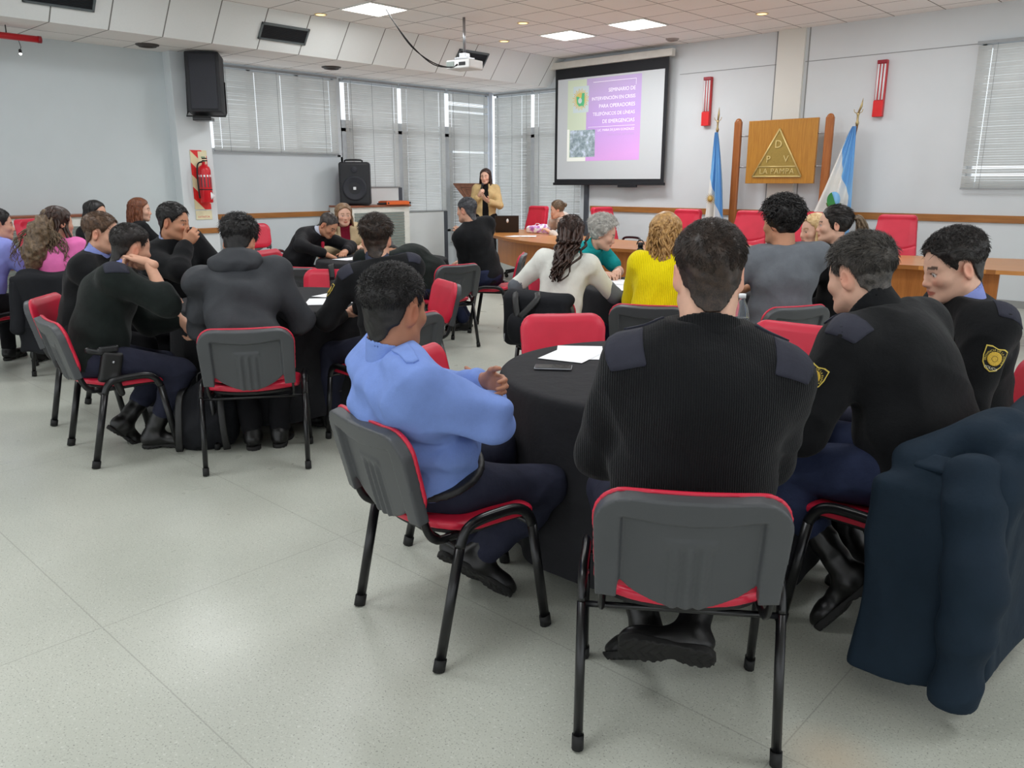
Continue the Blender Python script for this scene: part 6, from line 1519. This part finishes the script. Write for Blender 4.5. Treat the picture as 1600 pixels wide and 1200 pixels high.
t = thing('toolbox', 'flat orange box lying on the louvred cabinet', 'box', (-10.60, 8.55, 1.151), R(84)); MB().box(-.22, .22, -.13, .13, 0, .055, .008).build('case', plain('orange_plastic', (226, 104, 44), .45), t); MB().box(-.20, .20, -.11, .11, .055, .063, .004).build('lid', plain('orange_lid', (206, 90, 36), .45), t); MB().box(.22, .30, -.05, .05, .01, .045, .006).build('latch', m_foot, t)
t = thing('microphone', 'black microphone lying in front of the orange box', 'microphone', (-10.53, 8.27, 1.152), R(75)); MB().tube([(-.10, 0, .018), (.06, 0, .022)], [.012, .016], 10).build('handle', m_foot, t); MB().sphere((.085, 0, .026), .025, u=12, v=8).build('head', m_grille, t)
p = PEOPLE['P19']; ro = p.o.rotation_euler.z
t = thing('handheld_microphone', 'dark microphone held by the standing woman in the sand coat', 'microphone', p.o.location, ro); w_ = Vector(p.k['Wr']); mo = Vector(p.W((0.01, .12, -.085))); dd = (mo-w_).normalized()
MB().tube([w_-dd*.02, mo-dd*.05], [.011, .015], 10).build('handle', m_foot, t); MB().sphere(mo-dd*.03, .024, u=12, v=8).build('head', m_grille, t)
m_lect = wood('lectern_wood', (140, 92, 66), (104, 62, 42), (6, 6, 6), .4)
t = thing('lectern', 'wooden lectern with a triangular carved front behind the standing woman', 'lectern', (-10.58, 10.28, 0), R(46))
b = MB().poly([(-.30, -.02, 1.47), (.36, -.02, 1.47), (.06, -.02, 1.02)], thick=(0, .04, 0)).build('triangular_front', m_lect, t)
cv = MB()
for q in (.10, .17): cv.tube([(-.30+q*1.3, -.026, 1.47-q*.5), (.36-q*1.3, -.026, 1.47-q*.5), (.05, -.026, 1.02+q*1.0)], .008, 6, closed=True)
cv.build('carved_lines', plain('lectern_pale', (190, 150, 130), .5), b); MB().box(-.02, .12, 0, .05, .03, 1.1, .006).build('post', m_lect, t); MB().box(-.16, .26, -.16, .22, 0, .035, .006).build('base', m_lect, t); MB().box(-.3, .36, -.03, .3, 1.47, 1.49, .006).build('reading_top', m_lect, t)
# extinguisher on its sign
def hazard():
    q = NT('hazard_stripes'); v = q.coord(); sp = q.n('ShaderNodeSeparateXYZ'); q.l(v, sp.inputs[0])
    a = q.math('FRACT', q.math('MULTIPLY', q.math('SUBTRACT', sp.outputs[2], q.math('MULTIPLY', sp.outputs[1], -1.0)), 3.2)); q.base(q.mix(q.math('GREATER_THAN', a, .5), srgb(226, 214, 172), srgb(222, 40, 38))); q.set(Roughness=.5); return q.m
t = thing('extinguisher_sign', 'red and cream striped sign board on the column behind the fire extinguisher', 'sign', (-10.606, 5.265, 1.02)); b = MB().box(0, .006, -.115, .115, .13, .90, .002).build('board', hazard(), t)
m_cream = plain('sign_cream', (228, 220, 184), .5); m_sred = plain('sign_red', (216, 40, 40), .5); m_sgreen = plain('sign_green', (120, 150, 120), .5)
pl_ = MB().box(.006, .008, -.01, .105, .72, .885, .001).build('class_plate', m_cream, t); MB().box(.008, .009, .03, .085, .80, .82).build('symbol', m_sgreen, pl_); MB().box(.008, .009, .045, .075, .755, .775).build('symbol', m_foot, pl_)
pl_ = MB().box(.0, .005, -.112, .118, -.005, .115, .003).build('lower_plate', m_cream, t); text_obj('EXTINTOR', .034, m_sred, pl_, Matrix.Translation((.0056, 0, .03)) @ Matrix.Rotation(R(90), 4, 'Z') @ Matrix.Rotation(R(90), 4, 'X'))
t = thing('fire_extinguisher', 'red fire extinguisher hung on the striped sign on the column', 'fire extinguisher', (-10.52, 5.285, 1.24)); m_ered = plain('extinguisher_red', (206, 22, 36), .3)
MB().lathe([(0, 0), (.076, 0), (.082, .012), (.082, .42), (.07, .46), (.03, .49), (.022, .50), (.022, .53)], 24).build('cylinder', m_ered, t); MB().lathe([(.083, .20), (.083, .36)], 12, cap=False).build('instruction_label', plain('ext_label', (62, 66, 72), .5), t); MB().lathe([(.0835, .335), (.0835, .362)], 12, cap=False).build('label_band', m_paper, t); MB().lathe([(.0835, .165), (.0835, .178)], 16, cap=False).build('strap', m_foot, t)
MB().box(-.02, .09, -.012, .012, .535, .55, .003).box(-.02, .085, -.012, .012, .565, .58, .003).build('lever', m_foot, t); MB().tube(smooth_pts([(0, -.02, .53), (.02, -.09, .50), (.03, -.115, .38), (.02, -.11, .16), (.01, -.10, .06)], 4), .010, 8).build('hose', m_foot, t); MB().tube([(-.075, 0, .46), (-.088, 0, .48)], .010, 6).build('hook', m_steel, t)
MB().lathe([(0, 0), (.05, 0), (.05, .004), (0, .004)], 4, M=Matrix.Translation((.075, .03, .09)) @ Matrix.Rotation(R(90), 4, 'Y')).build('white_tag', m_paper, t)
# red tube with a hanging lamp, projector with its cable
t = thing('red_tube', 'red pipe hung under the soffit at the left edge of the frame', 'pipe', (-10.2, 2.6, 3.02)); MB().tube([(0, -1.2, 0), (0, .78, 0)], .034, 14).build('pipe', m_lred, t); MB().lathe([(0, -.02), (.037, -.02), (.037, .015), (0, .015)], 14, M=Matrix.Translation((0, .77, 0)) @ Matrix.Rotation(R(-90), 4, 'X')).build('end_cap', plain('pipe_dark_red', (140, 18, 30), .4), t)
for y in (-.8, .45): MB().tube([(0, y, .03), (0, y, .11)], .006, 6).build('hanger', m_steel, t)
t = thing('hanging_lamp', 'tiny lamp dangling on a wire below the red pipe', 'lamp', (-10.2, 3.16, 2.86)); MB().tube([(0, 0, .125), (.01, .01, .06), (0, 0, .03)], .003, 6).build('wire', m_foot, t); MB().lathe([(.0, .0), (.014, .0), (.016, .03), (.010, .04), (0, .04)], 12).build('socket', m_foot, t); MB().sphere((0, 0, -.006), .015, u=10, v=8).build('bulb', emis('small_bulb', (255, 255, 250), 2.5), t)
t = thing('projector', 'white projector hanging from the ceiling on a pole', 'projector', (-8.02, 7.72, 2.93), R(10)); m_pj = plain('projector_white', (214, 214, 212), .45)
MB().box(-.19, .19, -.15, .15, .0, .11, .02, 3).build('body', m_pj, t); MB().box(-.18, -.06, -.158, -.148, .02, .09, .002).build('exhaust_grille', m_louv, t); MB().lathe([(0, 0), (.04, 0), (.045, .02), (0, .02)], 16, M=Matrix.Translation((.08, .15, .055)) @ Matrix.Rotation(R(-90), 4, 'X')).build('lens', m_glassd, t); MB().box(.02, .12, -.157, -.149, .035, .075, .002).build('socket_panel', m_foot, t)
MB().box(-.10, .10, -.09, .09, .12, .145, .004).box(-.05, .05, -.05, .05, .145, .20, .004).tube([(-.09, -.08, .11), (-.09, -.08, .13)], .01).tube([(.09, .08, .11), (.09, .08, .13)], .01).build('bracket', m_chrome, t); MB().tube([(0, 0, .19), (0, 0, .63)], .018, 12).build('pole', m_chrome, t)
t = thing('projector_cable', 'black cables looping from the ceiling down to the projector', 'cable', (-8.02, 7.72, 2.93))
for i in range(2):
    MB().tube(smooth_pts([(-.30-.01*i, -1.02, .62), (-.27, -.93, .48), (-.22+.02*i, -.70, .22), (-.16, -.40, .06-.02*i), (-.08+.03*i, -.17, .02), (.03, -.16, .05)], 5), .007, 6).build('cable', m_foot, t)
# ------------------------------------------------------------------ bags and coats on the chairs
def on_chair(name, label, cat, key, group=None):
    x, y, fx, fy = CH[key]; return thing(name, label, cat, (x, y, 0), face(fx, fy), group)
m_jack = cloth('navy_jacket_fabric', (25, 39, 52), .8, 700, .2, .1); m_lin = cloth('grey_jacket_lining', (168, 162, 160), .9, 400, .4, .1)
def jacket():
    t = on_chair('jacket', 'navy blue jacket hanging over the chair of the leaning man at the right', 'jacket', 'P3')
    s = Sdf()
    s.box((.02, -.415, .46), (.27, .035, .35), .03, 0); s.cone((-.20, -.33, .79), (.20, -.34, .80), .06, .055, .03)
    s.cone((-.275, -.185, .70), (-.12, -.34, .80), .060, .065, .05); s.cone((-.30, -.25, .66), (-.27, -.40, .70), .055, .06, .05)
    s.box((-.385, -.245, .36), (.026, .135, .30), .024, .05, np.array(Matrix.Rotation(R(6), 3, 'Y') @ Matrix.Rotation(R(8), 3, 'Z'))); s.box((-.30, -.36, .40), (.05, .09, .30), .04, .05)
    s.cut((0, 0, .085), (0, 0, -1)); s.disp = folds(.010, 13, 21, .006, (0, 1, .2)); b = sdf_obj('body', s, .008, m_jack, t)
    for (p0_, p1_, p2_) in (((-.32, -.345, .70), (-.405, -.415, .42), (-.425, -.405, .10)), ((.24, -.38, .72), (.29, -.44, .46), (.27, -.44, .16))):
        s = Sdf(); s.cone(p0_, p1_, .078, .074, 0); s.cone(p1_, p2_, .074, .064, .03); s.cut(np.array(p2_)-(0, 0, .02), (0, 0, -1)); s.disp = folds(.006, 19, 5, .002, (.3, .2, 1)); sdf_obj('sleeve', s, .008, m_jack, t)
    s = Sdf(); s.box((-.12, -.465, .70), (.10, .012, .10), .01, 0, np.array(Matrix.Rotation(R(-12), 3, 'X'))); s.disp = folds(.006, 20, 6); sdf_obj('lining', s, .009, m_lin, t)
    for x_, y_, z in ((-.392, -.14, .56), (-.428, -.15, .20)): MB().sphere((x_, y_, z), (.008, .010, .010), u=8, v=6).build('snap', m_chrome, b)
    s = Sdf(); s.box((-.325, -.25, .725), (.030, .055, .010), .006, 0, np.array(Matrix.Rotation(R(-35), 3, 'Y'))); sdf_obj('epaulette', s, .006, m_jack, b)
jacket()
def coat(key, label, mat, seed, low=.12, snaps=True, group='coats over chair backs'):
    t = on_chair('coat', label, 'coat', key, group); s = Sdf()
    s.box((0, -.385, .46+low/2), (.27, .03, .36-low/2), .028, 0); s.cone((-.2, -.33, .80), (.2, -.33, .80), .05, .05, .03); s.disp = folds(.012, 15, seed, .006, (1, .3, 0)); b = sdf_obj('body', s, .011, mat, t)
    for q in (-1, 1):
        s = Sdf(); s.cone((.22*q, -.36, .74), (.25*q, -.41, .30+low), .06, .05, 0); s.disp = folds(.008, 20, seed+3, .004); sdf_obj('sleeve', s, .011, mat, t)
    if snaps:
        for z in (.5, .42): MB().sphere((-.1, -.425, z), .008, u=8, v=6).build('snap', m_chrome, b)
m_coat = cloth('black_coat', (28, 29, 33), .8, 600, .25, .12); m_coatn = cloth('navy_coat', (30, 36, 50), .8, 600, .25, .12)
coat('P10', 'black coat over the chair back of the woman in pink', m_coat, 31); coat('P11', 'dark navy coat over the chair back at the left edge', m_coatn, 33)
t = on_chair('backpack', 'black backpack hung over the chair of the woman in the white top', 'backpack', 'P21', 'black backpacks')
s = Sdf(); s.box((0, -.37, .64), (.23, .045, .17), .044, 0); s.cone((-.2, -.33, .78), (.2, -.33, .78), .045, .045, .03); s.disp = folds(.010, 18, 3, .005); b = sdf_obj('bag_body', s, .010, m_coat, t)
s = Sdf(); s.ell((-.08, -.44, .60), (.09, .05, .10), 0); s.disp = folds(.012, 26, 6, .005); sdf_obj('front_pocket', s, .009, m_coat, t)
for q in (-.12, .03): MB().tube(smooth_pts([(q-.03, -.36, .82), (q, -.43, .78), (-.08, -.47, .66)], 4), .012, 8, flat=(.022, .006, (1, 0, 0))).build('strap', m_holst, t)
MB().tube([(-.20, -.43, .55), (-.20, -.435, .50)], .004, 6).build('zip_pull', m_chrome, t)
t = thing('backpack', 'black rucksack standing on the floor between the two left chairs', 'backpack', (-4.36, 2.07, 0), R(52), 'black backpacks')
s = Sdf(); s.ell((0, 0, .19), (.165, .115, .20), 0); s.box((0, 0, .12), (.15, .10, .115), .06, .06); s.ell((0, -.10, .15), (.12, .07, .12), .04); s.disp = folds(.014, 22, 8, .007); b = sdf_obj('bag_body', s, .009, m_coat, t)
for q in (-.10, .10): MB().tube(smooth_pts([(q, .06, .36), (q*1.1, -.12, .33), (q*1.2, -.17, .15), (q*1.3, -.16, .02)], 4), .01, 8, flat=(.02, .005, (1, 0, 0))).build('strap', m_holst, t)
MB().tube(smooth_pts([(-.04, .02, .37), (-.03, .02, .43), (.03, .02, .43), (.04, .02, .37)], 3), .008, 8).build('grab_handle', m_holst, t); MB().sphere((-.12, -.12, .30), .012, u=8, v=6).build('badge_stud', m_chrome, t)
t = thing('plastic_bag', 'shiny black bag lying on the red chair by the left wall', 'bag', (-10.17, 7.31, .548), R(70)); s = Sdf(); s.ell((0, 0, .12), (.20, .16, .15), 0); s.ell((.08, .05, .2), (.08, .08, .1), .05); s.disp = folds(.022, 24, 14, .008)
sdf_obj('bag_body', s, .012, plain('shiny_black_plastic', (18, 18, 22), .15, var=.5, scale=30), t); MB().tube(smooth_pts([(-.05, 0, .24), (-.03, 0, .33), (.05, 0, .33), (.07, 0, .24)], 3), .01, 6).build('handle', m_glassd, t)
t = thing('mint_bag', 'mint green bag by the chair of the woman with sleek black hair', 'bag', (-8.86, 2.86, .47), R(40)); s = Sdf(); s.box((0, 0, .17), (.13, .07, .17), .03, 0); s.disp = folds(.006, 20, 2); sdf_obj('bag_body', s, .012, plain('mint_fabric', (134, 200, 176), .7), t); s = Sdf(); s.ell((0, 0, .38), (.09, .06, .06), 0); s.disp = folds(.02, 40, 2, .01); sdf_obj('tissue', s, .010, m_paper, t)
t = on_chair('shoulder_strap', 'dark strap lying over the back of the empty red chair behind the left table', 'strap', 'E5'); MB().tube(smooth_pts([(-.04, -.20, .52), (-.02, -.262, .74), (0, -.30, .83), (.01, -.345, .80), (.02, -.33, .60)], 4), .01, 8, flat=(.024, .004, (1, 0, 0))).build('webbing', m_holst, t); MB().box(-.04, .0, -.262, -.250, .70, .74, .003).build('buckle', m_steel, t)
